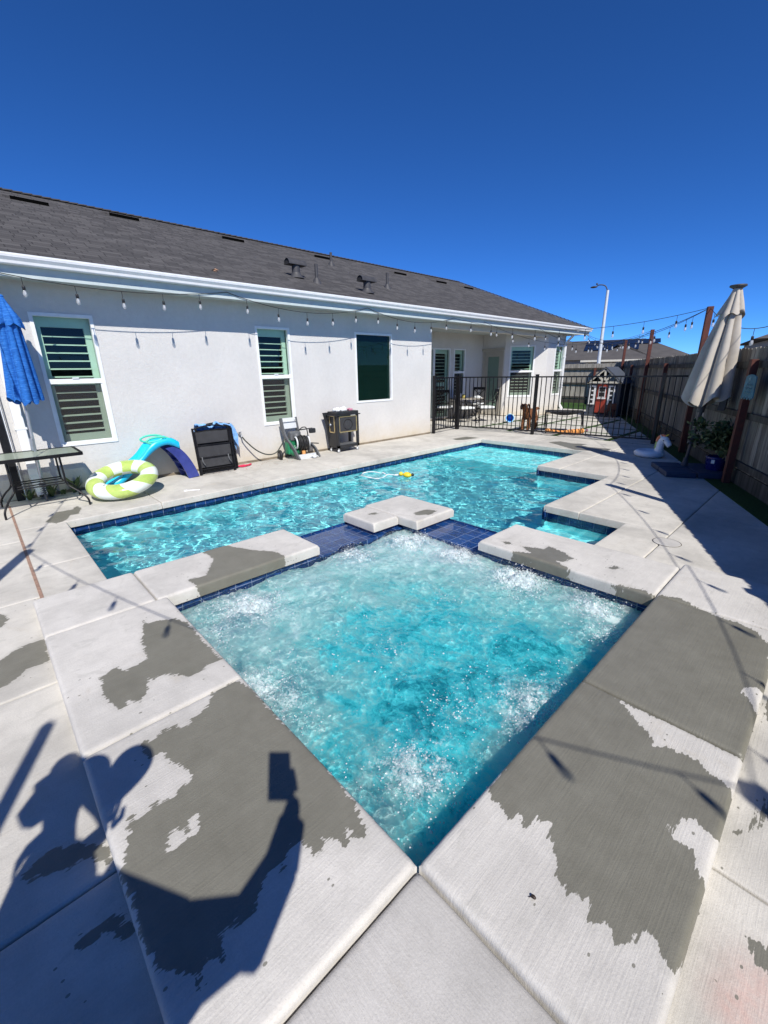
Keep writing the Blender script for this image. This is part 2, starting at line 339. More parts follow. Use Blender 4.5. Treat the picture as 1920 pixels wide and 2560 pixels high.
def thing(name, loc, label, cat, group=None):
    o = bpy.data.objects.new(name, None); COL.objects.link(o); o.location = loc; o.empty_display_size = 0.2
    return tag(o, label, cat, group)
def copy_tree(o, parent=None):
    c = o.copy(); COL.objects.link(c)
    if parent is not None: c.parent = parent
    for ch in list(o.children): copy_tree(ch, c)
    return c
def bez(p0, p1, p2, n=10):
    p0, p1, p2 = map(Vector, (p0, p1, p2)); return [(p0*(1-t)**2+p1*2*t*(1-t)+p2*t*t) for t in [i/n for i in range(n+1)]]
def spline(pts, n=6):                                 # Catmull-Rom
    P = [Vector(p) for p in pts]; P = [P[0]*2-P[1]]+P+[P[-1]*2-P[-2]]; out = []
    for i in range(1, len(P)-2):
        for k in range(n):
            t = k/n; a, b, c, d = P[i-1:i+3]
            out.append(0.5*((2*b)+(c-a)*t+(2*a-5*b+4*c-d)*t*t+(3*b-a-3*c+d)*t**3))
    return out+[P[-2]]

# ---------------------------------------------------------------- wet patches traced in plan
POLY = {'w1':[(-2.37,-0.24),(-2.31,-0.224),(-2.297,-0.151),(-2.249,-0.065),(-2.149,-0.031),(-1.77,-0.03),(-1.578,-0.025),(-1.581,-0.095),(-1.548,-0.167),(-1.559,-0.23),(-1.629,-0.271),(-1.677,-0.329),(-1.669,-0.372),(-1.7,-0.394),(-1.568,-0.439),(-1.545,-0.486),(-1.59,-0.523),(-1.562,-0.538),(-1.546,-0.571),(-1.606,-0.583),(-1.666,-0.601),(-1.769,-0.608),(-1.887,-0.585),(-1.93,-0.546),(-1.951,-0.503),(-1.869,-0.474),(-1.876,-0.427),(-1.898,-0.339),(-2.021,-0.334),(-2.127,-0.315)],'w2':[(-1.336,-0.042),(-1.226,-0.016),(-0.918,-0.009),(-0.738,-0.003),(-0.56,0.002),(-0.31,-0.021),(-0.179,-0.075),(-0.2,-0.091),(-0.224,-0.104),(-0.261,-0.113),(-0.216,-0.154),(-0.271,-0.165),(-0.288,-0.194),(-0.261,-0.224),(-0.275,-0.244),(-0.334,-0.254),(-0.349,-0.303),(-0.313,-0.353),(-0.328,-0.389),(-0.306,-0.427),(-0.28,-0.474),(-0.261,-0.499),(-0.286,-0.542),(-0.276,-0.59),(-0.219,-0.604),(-0.273,-0.627),(-0.226,-0.659),(-0.206,-0.68),(-0.244,-0.692),(-0.292,-0.713),(-0.295,-0.738),(-0.35,-0.752),(-0.492,-0.765),(-0.578,-0.757),(-0.701,-0.766),(-0.743,-0.735),(-0.828,-0.706),(-0.905,-0.684),(-0.841,-0.663),(-0.872,-0.609),(-0.855,-0.535),(-0.887,-0.449),(-0.941,-0.449),(-1.014,-0.483),(-1.129,-0.506),(-1.119,-0.557),(-1.209,-0.562),(-1.245,-0.542),(-1.257,-0.478),(-1.24,-0.42),(-1.212,-0.555),(-1.271,-0.476),(-1.232,-0.465),(-1.235,-0.402),(-1.195,-0.383),(-1.22,-0.318),(-1.252,-0.237),(-1.324,-0.19),(-1.343,-0.154),(-1.336,-0.071)],'d1':[(-0.661,-0.627),(-0.712,-0.599),(-0.703,-0.552),(-0.661,-0.545),(-0.644,-0.564),(-0.643,-0.597)],'d2':[(-0.702,-0.539),(-0.716,-0.495),(-0.691,-0.482),(-0.639,-0.523),(-0.65,-0.54)],'w3':[(-2.792,0.211),(-2.76,0.356),(-3.072,0.547),(-3.333,0.527),(-3.313,0.75),(-2.96,0.914),(-2.787,1.035),(-2.504,1.037),(-2.359,0.992),(-2.382,0.183),(-2.561,0.23)],'w4':[(-1.176,2.793),(-1.117,2.839),(-1.012,2.882),(-1.011,2.987),(-0.826,2.929),(-0.728,2.859),(-0.739,2.741),(-0.803,2.704),(-0.54,2.571),(-0.063,2.664),(-0.037,2.575),(-0.5,2.476),(-1.136,2.455),(-1.189,2.542),(-1.187,2.632),(-1.048,2.711)],'w4b':[(-1.397,2.768),(-1.353,2.811),(-1.254,2.779),(-1.328,2.738)],'w4c':[(-0.433,2.891),(-0.403,2.971),(-0.339,2.95),(-0.382,2.869)],'w4d':[(-2.628,2.817),(-2.611,3.03),(-2.469,3.067),(-2.442,2.902),(-2.552,2.768)],'w4e':[(-2.994,2.398),(-2.985,2.493),(-2.91,2.498),(-2.916,2.417)],'w5':[(-0.096,2.615),(0.14,2.723),(0.377,2.615),(0.508,2.609),(0.595,2.567),(0.677,2.441),(0.718,2.052),(0.718,1.761),(0.727,1.397),(0.718,1.33),(-0.015,1.304)],'d5':[(0.621,1.843),(0.678,1.925),(0.716,1.915),(0.714,1.697),(0.67,1.762)],'w6':[(-0.007,1.303),(0.068,1.315),(0.145,1.332),(0.226,1.296),(0.3,1.231),(0.372,1.194),(0.412,1.122),(0.466,1.16),(0.534,1.169),(0.567,1.177),(0.614,1.145),(0.673,1.129),(0.727,1.07),(0.73,0.956),(0.729,0.853),(0.687,0.839),(0.634,0.857),(0.6,0.846),(0.572,0.743),(0.595,0.709),(0.64,0.732),(0.666,0.705),(0.688,0.646),(0.721,0.622),(0.723,0.551),(0.72,0.448),(0.716,0.36),(0.703,0.368),(0.691,0.309),(0.67,0.312),(0.652,0.338),(0.615,0.359),(0.585,0.292),(0.557,0.262),(0.523,0.3),(0.491,0.258),(0.466,0.266),(0.453,0.315),(0.423,0.298),(0.4,0.265),(0.384,0.3),(0.347,0.311),(0.329,0.356),(0.286,0.4),(0.275,0.388),(0.262,0.459),(0.21,0.443),(0.199,0.375),(0.167,0.398),(0.141,0.359),(0.098,0.379),(0.052,0.386),(0.011,0.423)],'g1':[(-2.651,-1.008),(-2.741,-0.901),(-2.752,-0.764),(-2.408,-0.785),(-2.424,-0.892),(-2.337,-0.954),(-2.317,-1.023),(-2.265,-1.166),(-2.648,-1.164)],'g2':[(-3.487,-1.028),(-3.289,-0.93),(-3.208,-0.944),(-3.127,-0.986),(-3.151,-1.039)],'g3':[(-5.804,-0.438),(-5.92,-0.387),(-6.202,-0.275),(-6.181,-0.105),(-6.358,-0.021),(-6.154,-0.003),(-5.888,-0.081),(-5.904,-0.166),(-5.725,-0.232),(-5.671,-0.277),(-5.642,-0.344)],'g4':[(0.725,0.941),(0.766,1.04),(0.785,1.111),(0.811,1.249),(0.894,1.486),(0.907,1.292),(0.823,1.138),(0.77,1.012)],'g5':[(0.717,1.955),(0.849,2.14),(0.871,1.824),(0.759,1.73)],'g6':[(0.826,0.609),(0.877,0.638),(0.932,0.566),(0.887,0.548),(0.854,0.566)],'g7':[(-6.206,8.133),(-6.171,8.712),(-5.805,8.767),(-5.869,8.301),(-5.97,8.055)],'g8':[(-3.673,9.373),(-3.523,9.503),(-3.319,9.542),(-3.354,9.306),(-3.534,9.217)],'g9':[(-0.932,-1.019),(-0.99,-1.022),(-1.023,-0.94),(-0.982,-0.853),(-0.874,-0.771),(-0.782,-0.772),(-0.852,-0.812),(-0.895,-0.849),(-0.892,-0.914),(-0.939,-0.962)],'g10':[(-0.612,-0.93),(-0.639,-0.907),(-0.612,-0.858),(-0.618,-0.833),(-0.624,-0.794),(-0.514,-0.767),(-0.53,-0.804),(-0.584,-0.855),(-0.58,-0.902)],'g11':[(-4.146,9.249),(-3.971,9.55),(-3.605,9.43),(-3.124,9.178),(-2.686,9.251),(-2.623,8.581),(-2.941,8.726),(-3.214,8.633)]}
WET = [k for k in POLY if k[0] in 'w']; DRY = [k for k in POLY if k[0] == 'd']; GW = [k for k in POLY if k[0] == 'g']
def sdf(P, poly):                                     # signed distance, positive inside
    A = np.array(poly); B = np.roll(A, -1, 0); best = np.full(len(P), 9e9); ins = np.zeros(len(P), bool)
    for a, b in zip(A, B):
        e = b-a; t = np.clip(((P-a)@e)/(e@e+1e-12), 0, 1); d = np.hypot(*(P-a-t[:, None]*e).T); best = np.minimum(best, d)
        if a[1] != b[1]: ins ^= ((a[1] > P[:, 1]) != (b[1] > P[:, 1])) & (P[:, 0] < (b[0]-a[0])*(P[:, 1]-a[1])/(b[1]-a[1])+a[0])
    return np.where(ins, best, -best)
def wetness(P, keys):
    s = np.full(len(P), -1.0)
    for k in keys: s = np.maximum(s, sdf(P, POLY[k]))
    for k in DRY: s = np.minimum(s, -sdf(P, POLY[k]))
    return s
def rust(P):
    s = np.zeros(len(P))
    for x, y, r in ((0.88, 0.49, .09), (0.83, 0.38, .06), (-4.0, -1.3, .04), (-0.22, -0.83, .05)): s += np.exp(-(np.hypot(P[:, 0]-x, P[:, 1]-y)/r)**2)
    return s

def slab_arrays(x0, x1, y0, y1, z0, z1, r, step, rough=0.0):
    """A cast slab: fine grid top with rounded arrises, and its sides."""
    def axis(a, b):
        e = [0, r*.13, r*.35, r*.65, r]; n = max(1, int(round((b-a-2*r)/step)))
        return np.array([a+k for k in e]+[a+r+(b-a-2*r)*i/n for i in range(1, n)]+[b-k for k in e[::-1]])
    X, Y = axis(x0, x1), axis(y0, y1); gx, gy = np.meshgrid(X, Y, indexing='ij')
    dx = np.clip(r-np.minimum(gx-x0, x1-gx), 0, r); dy = np.clip(r-np.minimum(gy-y0, y1-gy), 0, r)
    d = np.minimum(np.hypot(dx, dy), r); gz = z1-(r-np.sqrt(np.maximum(0, r*r-d*d)))
    if rough:
        gz = gz+rough*(np.sin(gx*9.1+gy*3.3)+np.sin(gy*12.7-gx*5.1+1.3))*0.5
        jag = rough*1.2*(np.sin(gx*41+gy*3)+np.sin(gy*53+gx*7)+np.sin((gx+gy)*97)); edge = (d/r)
        gz = gz+jag*edge*0.6
    nx, ny = gx.shape; P = np.stack([gx.ravel(), gy.ravel(), gz.ravel()], 1)
    idx = np.arange(nx*ny).reshape(nx, ny); F = np.stack([idx[:-1, :-1], idx[1:, :-1], idx[1:, 1:], idx[:-1, 1:]], -1).reshape(-1, 4)
    ring = list(idx[:, 0])+list(idx[-1, 1:])+list(idx[-2::-1, -1])+list(idx[0, -2:0:-1]); n = len(ring)
    B = P[ring].copy(); B[:, 2] = z0; o = len(P); P = np.vstack([P, B])
    S = [(ring[i], o+i, o+(i+1) % n, ring[(i+1) % n]) for i in range(n)]
    return P, np.vstack([F, np.array(S)])
def slabs(name, cells, m, z0, z1, r, keys, rough=0.0005, parent=None):
    """cells: (x0,x1,y0,y1,step); one mesh with wet / rust attributes"""
    Ps, Fs, b = [], [], 0
    for c in cells:
        zz = c[5] if len(c) > 5 else z1
        P, F = slab_arrays(*c[:4], z0, zz, r, c[4], rough); Ps.append(P); Fs.append(F+b); b += len(P)
    P = np.vstack(Ps); F = np.vstack(Fs); me = bpy.data.meshes.new(name); off = np.array(wloc(parent))
    me.from_pydata((P-off).tolist(), [], F.tolist()); me.polygons.foreach_set('use_smooth', [True]*len(F))
    for nm, f in (('wet', wetness(P[:, :2], keys) if keys else np.full(len(P), -1.0)), ('rust', rust(P[:, :2]))):
        a = me.attributes.new(nm, 'FLOAT', 'POINT'); a.data.foreach_set('value', f.astype(np.float32))
    me.materials.append(M[m]); me.update(); o = bpy.data.objects.new(name, me); COL.objects.link(o)
    if parent is not None: o.parent = parent
    return o

# ================================================================= SETTING
X0, YL, Y5 = -5.64, -0.247, 8.62; XA, YA, XB, YB, XC = -3.027, 6.62, -1.77, 4.40, -0.78
XH = -7.305                                            # plane of the house wall
FN = Vector((0.9, 0.4355, 0)).normalized(); FD = Vector((-FN.y, FN.x, 0))   # fence: n.p = 3.0, running along FD
def fpt(k, t, z=0.0): return FN*k+FD*t+Vector((0, 0, z))
g = 0.004
CJ = [-0.71+0.0, 0.86, 2.43, 3.99, 5.51, 7.22, Y5]
cells = []
for a, b in zip(CJ[:-1], CJ[1:]): cells.append((XH-0.02, X0, a+g, b-g, 0.035 if b < 3 else 0.12))       # along the house
cells += [(X0+g, -4.2-g, -0.71+g, YL, 0.035), (-4.2+g, -3.34, -0.71+g, YL, 0.035)]                      # left end
xs = [-9.6, -7.4, -5.2, -3.5, -2.15, -0.77, 0.0]
for a, b in zip(xs[:-1], xs[1:]):
    cells.append((a+g, b-g, -2.6, -0.71-g if b <= -3.4 else -0.75, 0.05 if b <= -3.4 else 0.03))
cells += [(0.69, 2.4, -2.4, 0.78-g, 0.03), (0.69, 3.2, 0.78+g, 3.44-g, 0.03), (2.4+g, 3.9, -2.4, 0.78-g, 0.2)]
cells += [(0.0+g, 0.69-g, -2.6, -1.6-g, 0.1)]
fx = [XH-0.02, X0, -4.4, -2.6, -1.31, -0.32, 1.2]
for a, b in zip(fx[:-1], fx[1:]): cells.append((a+g, b-g, Y5+(g if b <= X0 else 0), 10.34, 0.05 if b > -5.7 and b < -0.4 else 0.15))
for xa, xb, ya, yb in ((XA, -2.6, YA, Y5), (-2.6, -1.31, YA, Y5), (XB, -1.31, YB, YA), (XC, -0.32, 3.30, YB)): cells.append((xa+(g if xa == -2.6 else 0), xb-g, ya+(0 if ya in (YA, YB) else g), yb-g, 0.05))
cells += [(-1.31+g, -0.32-g, 4.40, 6.62-g, 0.05), (-1.31+g, -0.32-g, 6.62+g, Y5-g, 0.06), (-0.32+g, 0.9, 3.41, 5.3-g, 0.05), (0.9+g, 2.6, 3.45, 5.3-g, 0.2), (-0.32+g, 1.3, 5.3+g, Y5-g, 0.08)]
cells = [c for c in cells if c[1] > c[0] and c[3] > c[2]]
tag(slabs('pool_deck', cells, 'deck', -0.09, 0.0, 0.012, GW, 0.0006), kind='structure')
b = MB()                                               # bed below the slabs, open where the pool is
for r_ in ((-9.7, X0-0.02, -2.7, 10.4), (X0-0.02, -3.1, -2.7, YL-0.02), (-3.1, 0.0, -2.7, -0.03), (0.0, 4.0, -2.7, 3.3), (X0-.02, 4.0, Y5+0.02, 10.4),
           (XA+.02, 4.0, YA+.02, Y5+.02), (XB+.02, 4.0, YB+.02, YA+.02), (XC+.02, 4.0, 3.3, YB+.02)):
    b.box(*r_, -0.10, -0.035)
tag(b.build('deck_bed', 'joint'), kind='structure')
b = MB(); L = 260                                      # ground beyond, one sheet with the yard cut out
for r_ in ((-L, -9.6, -L, L), (4.0, L, -L, L), (-9.6, 4.0, -L, -2.6), (-9.6, 4.0, 10.3, L)): b.box(*r_, -0.2, -0.06)
tag(b.build('ground', 'dirt'), kind='structure')

# expansion strip along the left joint
b = MB(); b.box(-7.0, -3.42, -0.722, -0.698, -0.05, 0.004); M['strip'] = simple('joint_strip', (0.30, 0.19, 0.14), 0.8, var=0.3, sc=20)
tag(b.build('joint_strip', 'strip'), kind='structure')

# pool shell
poolpoly = [(X0, YL), (-3.27, YL), (-3.27, 3.26), (XC, 3.26), (XC, YB), (XB, YB), (XB, YA), (XA, YA), (XA, Y5), (X0, Y5)]
b = MB(); t = MB()
for (xa, ya), (xb, yb) in zip(poolpoly, poolpoly[1:]+poolpoly[:1]):
    o_ = 0.03
    nx, ny = (yb-ya), -(xb-xa); l_ = math.hypot(nx, ny); nx, ny = nx/l_*o_, ny/l_*o_
    ex, ey = (xb-xa)/l_*o_, (yb-ya)/l_*o_
    A, B = (xa+nx-ex, ya+ny-ey), (xb+nx+ex, yb+ny+ey)
    t.add([(A[0], A[1], -0.05), (B[0], B[1], -0.05), (B[0], B[1], -0.30), (A[0], A[1], -0.30)], [(0, 1, 2, 3)])
    b.add([(A[0], A[1], -0.30), (B[0], B[1], -0.30), (B[0], B[1], -1.5), (A[0], A[1], -1.5)], [(0, 1, 2, 3)])
def sheet(b, x0, x1, y0, y1, z): b.add([(x0, y0, z), (x1, y0, z), (x1, y1, z), (x0, y1, z)], [(0, 1, 2, 3)])
sheet(b, X0-.1, 0.3, YL-.1, Y5+.1, -1.12)
b.box(X0-.05, XA+.05, 7.15, Y5+.05, -1.11, -0.42)       # tanning shelf
b.box(XB-.02, XC+.05, 3.75, YB+.05, -1.11, -0.5)        # step in the right bay
b.box(XB-.5, XB+.05, YB-.02, YA, -1.11, -0.75)
tag(t.build('pool_tile_band', 'tile'), kind='structure'); tag(b.build('pool_basin', 'plaster'), kind='structure')

# spa walls with two tiled spillways
b = MB()
for c_ in ((-3.25, -2.65, -0.03, 1.40), (-3.26, -2.42, 2.66, 3.25), (-3.20, -2.72, 2.24, 2.66), (-1.53, 0.03, 2.66, 3.28)): b.box(*c_, -1.3, -0.034)
b.box(-2.65, 0.03, -0.06, 0.0, -0.30, -0.034); b.box(0.0, 0.06, -0.03, 2.7, -0.30, -0.034)
tag(b.build('spa_wall', 'tile'), kind='structure')
b = MB(); b.box(-3.25, -2.65, 1.40, 2.24, -1.3, -0.070); b.box(-2.42, -1.53, 2.66, 3.28, -1.3, -0.070)
b.box(-3.258, -3.20, 2.24, 2.66, -1.3, -0.072); b.box(-2.72, -2.655, 2.24, 2.66, -1.3, -0.072)
tag(b.build('spillway', 'tile_top'), kind='structure')
b = MB(); sheet(b, -2.66, 0.02, -0.02, 2.68, -0.98)
for r_ in ((-2.65, 0.02, 0, .02), (-.001, .02, 0, 2.66), (-2.66, -2.64, 0, 2.66), (-2.65, 0.02, 2.655, 2.68)): b.box(*r_, -1.0, -0.30)
for r_ in ((-2.64, -0.0, 0.02, 0.42), (-0.42, -0.0, 0.42, 2.66), (-2.64, -2.22, 0.42, 2.66), (-2.22, -0.42, 2.24, 2.66)): b.box(*r_, -0.97, -0.48)
tag(b.build('spa_basin', 'spa_plaster'), kind='structure')

# spa coping: separate cast slabs
cop = []
def coping(x0, x1, y0, y1, z1=0.07, step=0.014, keys=WET, z0=-0.03): cop.append((x0+.0025, x1-.0025, y0+.0025, y1-.0025, step, z1))
coping(-1.345, 0.0, -0.775, 0.0); coping(-2.63, -1.345, -0.775, -0.0); coping(-3.31, -2.63, -0.775, -0.075, 0.07, 0.03)
coping(-3.31, -2.62, -0.075, 1.43, 0.07, 0.018)
coping(0.0, 0.712, 0.0, 1.34); coping(0.0, 0.712, 1.34, 2.66); coping(0.0, 0.712, 2.66, 3.44, 0.07, 0.02)
coping(-1.57, -0.0, 2.62, 3.335, 0.07, 0.02)
coping(-3.30, -2.385, 2.605, 3.285, 0.075, 0.02); coping(-3.24, -2.68, 2.21, 2.6, 0.075, 0.02)
tag(slabs('spa_coping', cop, 'concrete', -0.03, 0.07, 0.024, WET, 0.0011), kind='structure')
tag(slabs('spa_corner_slab', [(0.004, 1.3, -1.6, -0.004, 0.04)], 'corner', -0.06, 0.048, 0.024, None, 0.001), kind='structure')
b = MB(); b.box(-3.29, 0.69, -0.755, -0.06, -0.1, -0.031); b.box(0.06, 0.69, -.06, 3.42, -0.1, -0.031); b.box(-3.24, -2.67, -.06, 1.38, -0.1, -0.0335)
tag(b.build('coping_bed', 'joint'), kind='structure')

# ---------------------------------------------------------------- water
def waves(P, n, lmin, lmax, slope, seed, dirspread=PI):
    r = np.random.default_rng(seed); z = np.zeros(len(P))
    for i in range(n):
        lam = lmin*(lmax/lmin)**r.random(); k = 2*PI/lam; th = 0.6+r.uniform(-dirspread, dirspread); a = slope/k*math.sqrt(2/n)*r.uniform(.6, 1.4)
        wx = P[:, 0]+0.03*np.sin(P[:, 1]*5+i); wy = P[:, 1]+0.03*np.sin(P[:, 0]*4.3+i*2)
        z += a*np.sin(k*(wx*math.cos(th)+wy*math.sin(th))+r.uniform(0, 2*PI))
    return z
def water_mesh(name, rects, step, zf, m, foam=None):
    xs = np.arange(min(r[0] for r in rects), max(r[1] for r in rects)+step, step); ys = np.arange(min(r[2] for r in rects), max(r[3] for r in rects)+step, step)
    gx, gy = np.meshgrid(xs, ys, indexing='ij'); P = np.stack([gx.ravel(), gy.ravel()], 1); idx = np.arange(len(P)).reshape(gx.shape)
    cx = gx[:-1, :-1]+step/2; cy = gy[:-1, :-1]+step/2; keep = np.zeros(cx.shape, bool)
    for r in rects: keep |= (cx > r[0]) & (cx < r[1]) & (cy > r[2]) & (cy < r[3])
    F = np.stack([idx[:-1, :-1], idx[1:, :-1], idx[1:, 1:], idx[:-1, 1:]], -1)[keep]
    used = np.unique(F); mp = -np.ones(len(P), int); mp[used] = np.arange(len(used)); P = P[used]; F = mp[F]
    z = zf(P); me = bpy.data.meshes.new(name); me.from_pydata(np.column_stack([P, z]).tolist(), [], F.tolist()); me.polygons.foreach_set('use_smooth', [True]*len(F))
    if foam is not None:
        a = me.attributes.new('foam', 'FLOAT', 'POINT'); a.data.foreach_set('value', foam(P).astype(np.float32))
    me.materials.append(M[m]); me.update(); o = bpy.data.objects.new(name, me); COL.objects.link(o); return tag(o, kind='structure')
pw = water_mesh('pool_water', [(X0-.03, -3.24, YL-.03, Y5+.03), (-3.27, XA+.03, 3.24, Y5+.03), (XA, XB+.03, 3.27, YA+.03), (XB, XC+.03, 3.27, YB+.03), (-3.27, -3.24, -.24, 3.3)], 0.018,
    lambda P: -0.158+waves(P, 70, 0.085, 0.55, 0.10, 3), 'water')
JETS = [(-2.28, 0.50, .26, .06), (-2.45, 1.75, .22, .05), (-2.30, 2.42, .22, .08), (-1.72, 2.46, .16, .10), (-1.0, 2.44, .22, .075), (-0.34, 2.44, .18, .06), (-0.12, 2.1, .15, .035), (-0.34, 0.34, .17, .035), (-0.13, 1.1, .2, .035), (-1.3, .15, .25, .03)]
def jets(P, e=1.0): return sum(h*np.exp(-((P[:, 0]-x)**2+(P[:, 1]-y)**2)/(r*e)**2) for x, y, r, h in JETS)
def spa_z(P):
    from mathutils import noise as mn
    j = jets(P); k = np.clip(j/0.05, 0, 1.3)
    t = np.array([mn.turbulence(Vector((x*7, y*7, 1.3)), 5, False, noise_basis='PERLIN_ORIGINAL', amplitude_scale=0.6, frequency_scale=2.1) for x, y in P])
    h = np.array([mn.noise(Vector((x*38, y*38, 4.1))) for x, y in P])
    return -0.074+waves(P, 40, 0.12, 0.8, 0.15, 11)+waves(P, 40, 0.04, 0.12, 0.075, 12)*(0.9+k)+0.016*(t-0.5)*(1+2.2*k)+0.34*j+0.012*h*k+0.9*j*np.maximum(0, t-0.62)*1.5
def spa_cloud(P):
    j = np.clip(jets(P, 1.6)/0.07, 0, 1); c = np.exp(-(((P[:, 0]+1.05)/0.70)**2+((P[:, 1]-1.15)/0.75)**2)); far = np.clip((P[:, 1]-P[:, 0]-2.3)/1.8, -0.5, 1)
    near = np.exp(-(((P[:, 0]+0.35)/0.5)**2+((P[:, 1]-0.35)/0.5)**2)); right = np.exp(-(((P[:, 0]+0.35)/0.35)**2+((P[:, 1]-1.7)/0.8)**2))
    return 0.60+0.25*j-0.36*c+0.08*far-0.34*near-0.34*right
def spa_foam(P):
    j = np.clip(jets(P, 1.1)/0.06, 0, 1); near = np.exp(-(((P[:, 0]+0.28)/0.35)**2+((P[:, 1]-1.2)/0.7)**2))+0.8*np.exp(-(((P[:, 0]+0.35)/0.3)**2+((P[:, 1]-0.35)/0.3)**2)); lft = np.exp(-(((P[:, 0]+1.6)/0.9)**2+((P[:, 1]-0.10)/0.18)**2))
    return 0.08+0.62*j+0.20*near+0.22*lft
sw = water_mesh('spa_water', [(-2.66, 0.01, -0.01, 2.67)], 0.0095, spa_z, 'spa_water', spa_foam)
cw = water_mesh('aerated_water', [(-2.66, 0.01, -0.01, 2.67)], 0.03, lambda P: -0.135+waves(P, 20, .3, .9, .08, 31)+.25*jets(P, 1.3), 'cloud', spa_cloud)
for o in (pw, sw): o.cycles.is_caustics_caster = True
for o in COL.objects:
    if o.name.startswith(('pool_basin', 'pool_tile', 'spa_basin', 'spa_wall', 'aerated')): o.cycles.is_caustics_receiver = True

# ================================================================= HOUSE
house = thing('house', (XH, 3.0, 0), 'long single storey white stucco house with dark shingle roof beside the pool', 'house')
WT = 2.96
def wall_y(b, x0, x1, y0, y1, z0, z1, holes):          # wall slab in the y direction with rectangular holes (ya, yb, za, zb)
    ys = sorted({y0, y1, *[h[0] for h in holes], *[h[1] for h in holes]})
    for a, c in zip(ys[:-1], ys[1:]):
        hs_ = [h for h in holes if h[0] <= a+1e-6 and h[1] >= c-1e-6]
        if not hs_: b.box(x0, x1, a, c, z0, z1)
        else:
            h = hs_[0]
            if h[2] > z0: b.box(x0, x1, a, c, z0, h[2])
            if h[3] < z1: b.box(x0, x1, a, c, h[3], z1)
W1 = (0.069, 0.826, 0.695, 2.554); W2 = (3.429, 4.177, 0.695, 2.554); W3 = (5.866, 7.047, 0.997, 2.554)
WR = (15.63, 16.40-.06, 0.71, 2.53)
b = MB(); wall_y(b, XH-0.17, XH, -0.52, 8.53, 0.02, WT, [W1, W2, W3]); wall_y(b, XH-0.17, XH, 15.05, 16.42, 0.02, WT, [WR])
b.box(XH-2.3, XH-.17, 8.36, 8.53, 0.02, WT)           # return into the patio
b.box(XH-4.5, XH-.17, -0.52, -0.35, 0.02, WT)
b.box(XH-4.5, XH-.17, 16.25, 16.42, 0.02, WT)
# patio back wall (x = -9.38) with french door and window, door wall, angled bay wall
LW1 = (10.2, 11.98, 0.06, 2.43); LW2 = (12.18, 12.86, 0.80, 2.43)
wall_y(b, -9.55, -9.38, 8.3, 13.95, 0.02, WT, [LW1, LW2])
DR = (-9.33, -8.45, 0.03, 2.36)
def wall_x(b, y0, y1, x0, x1, z0, z1, h):
    b.box(x0, h[0], y0, y1, z0, z1); b.box(h[1], x1, y0, y1, z0, z1); b.box(h[0], h[1], y0, y1, h[3], z1)
wall_x(b, 13.95, 14.10, -9.55, -8.40, 0.02, WT, DR)
bay = MB(); bl_ = 1.556                                  # bay wall length, authored along +y at x = 0 then turned 45 degrees
BW = (0.18, 1.10, 0.70, 2.52); wall_y(bay, -0.16, 0, 0, bl_, 0.02, WT, [BW])
BT = Matrix.Translation((-8.405, 13.95, 0)) @ Matrix.Rotation(-PI/4, 4, 'Z'); bay.tf(BT); b.add(bay.v, bay.f)
b.box(XH-0.17, XH, 8.53, 15.05, 2.79, WT)               # patio beam
wall = b.build('wall', 'stucco', house)
b = MB(); b.box(-9.6, XH-0.02, 8.5, 15.2, WT-0.02, WT+0.0); b.build('patio_ceiling', 'soffit', house)
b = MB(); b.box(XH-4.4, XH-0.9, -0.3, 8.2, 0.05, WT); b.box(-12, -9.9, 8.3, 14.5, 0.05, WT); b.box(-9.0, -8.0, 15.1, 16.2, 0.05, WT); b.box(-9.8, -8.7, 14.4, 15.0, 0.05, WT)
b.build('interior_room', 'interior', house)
b = MB(); b.box(XH-0.2, XH+0.004, -0.53, 8.54, -0.03, 0.045); b.build('foundation', 'dirt', house)

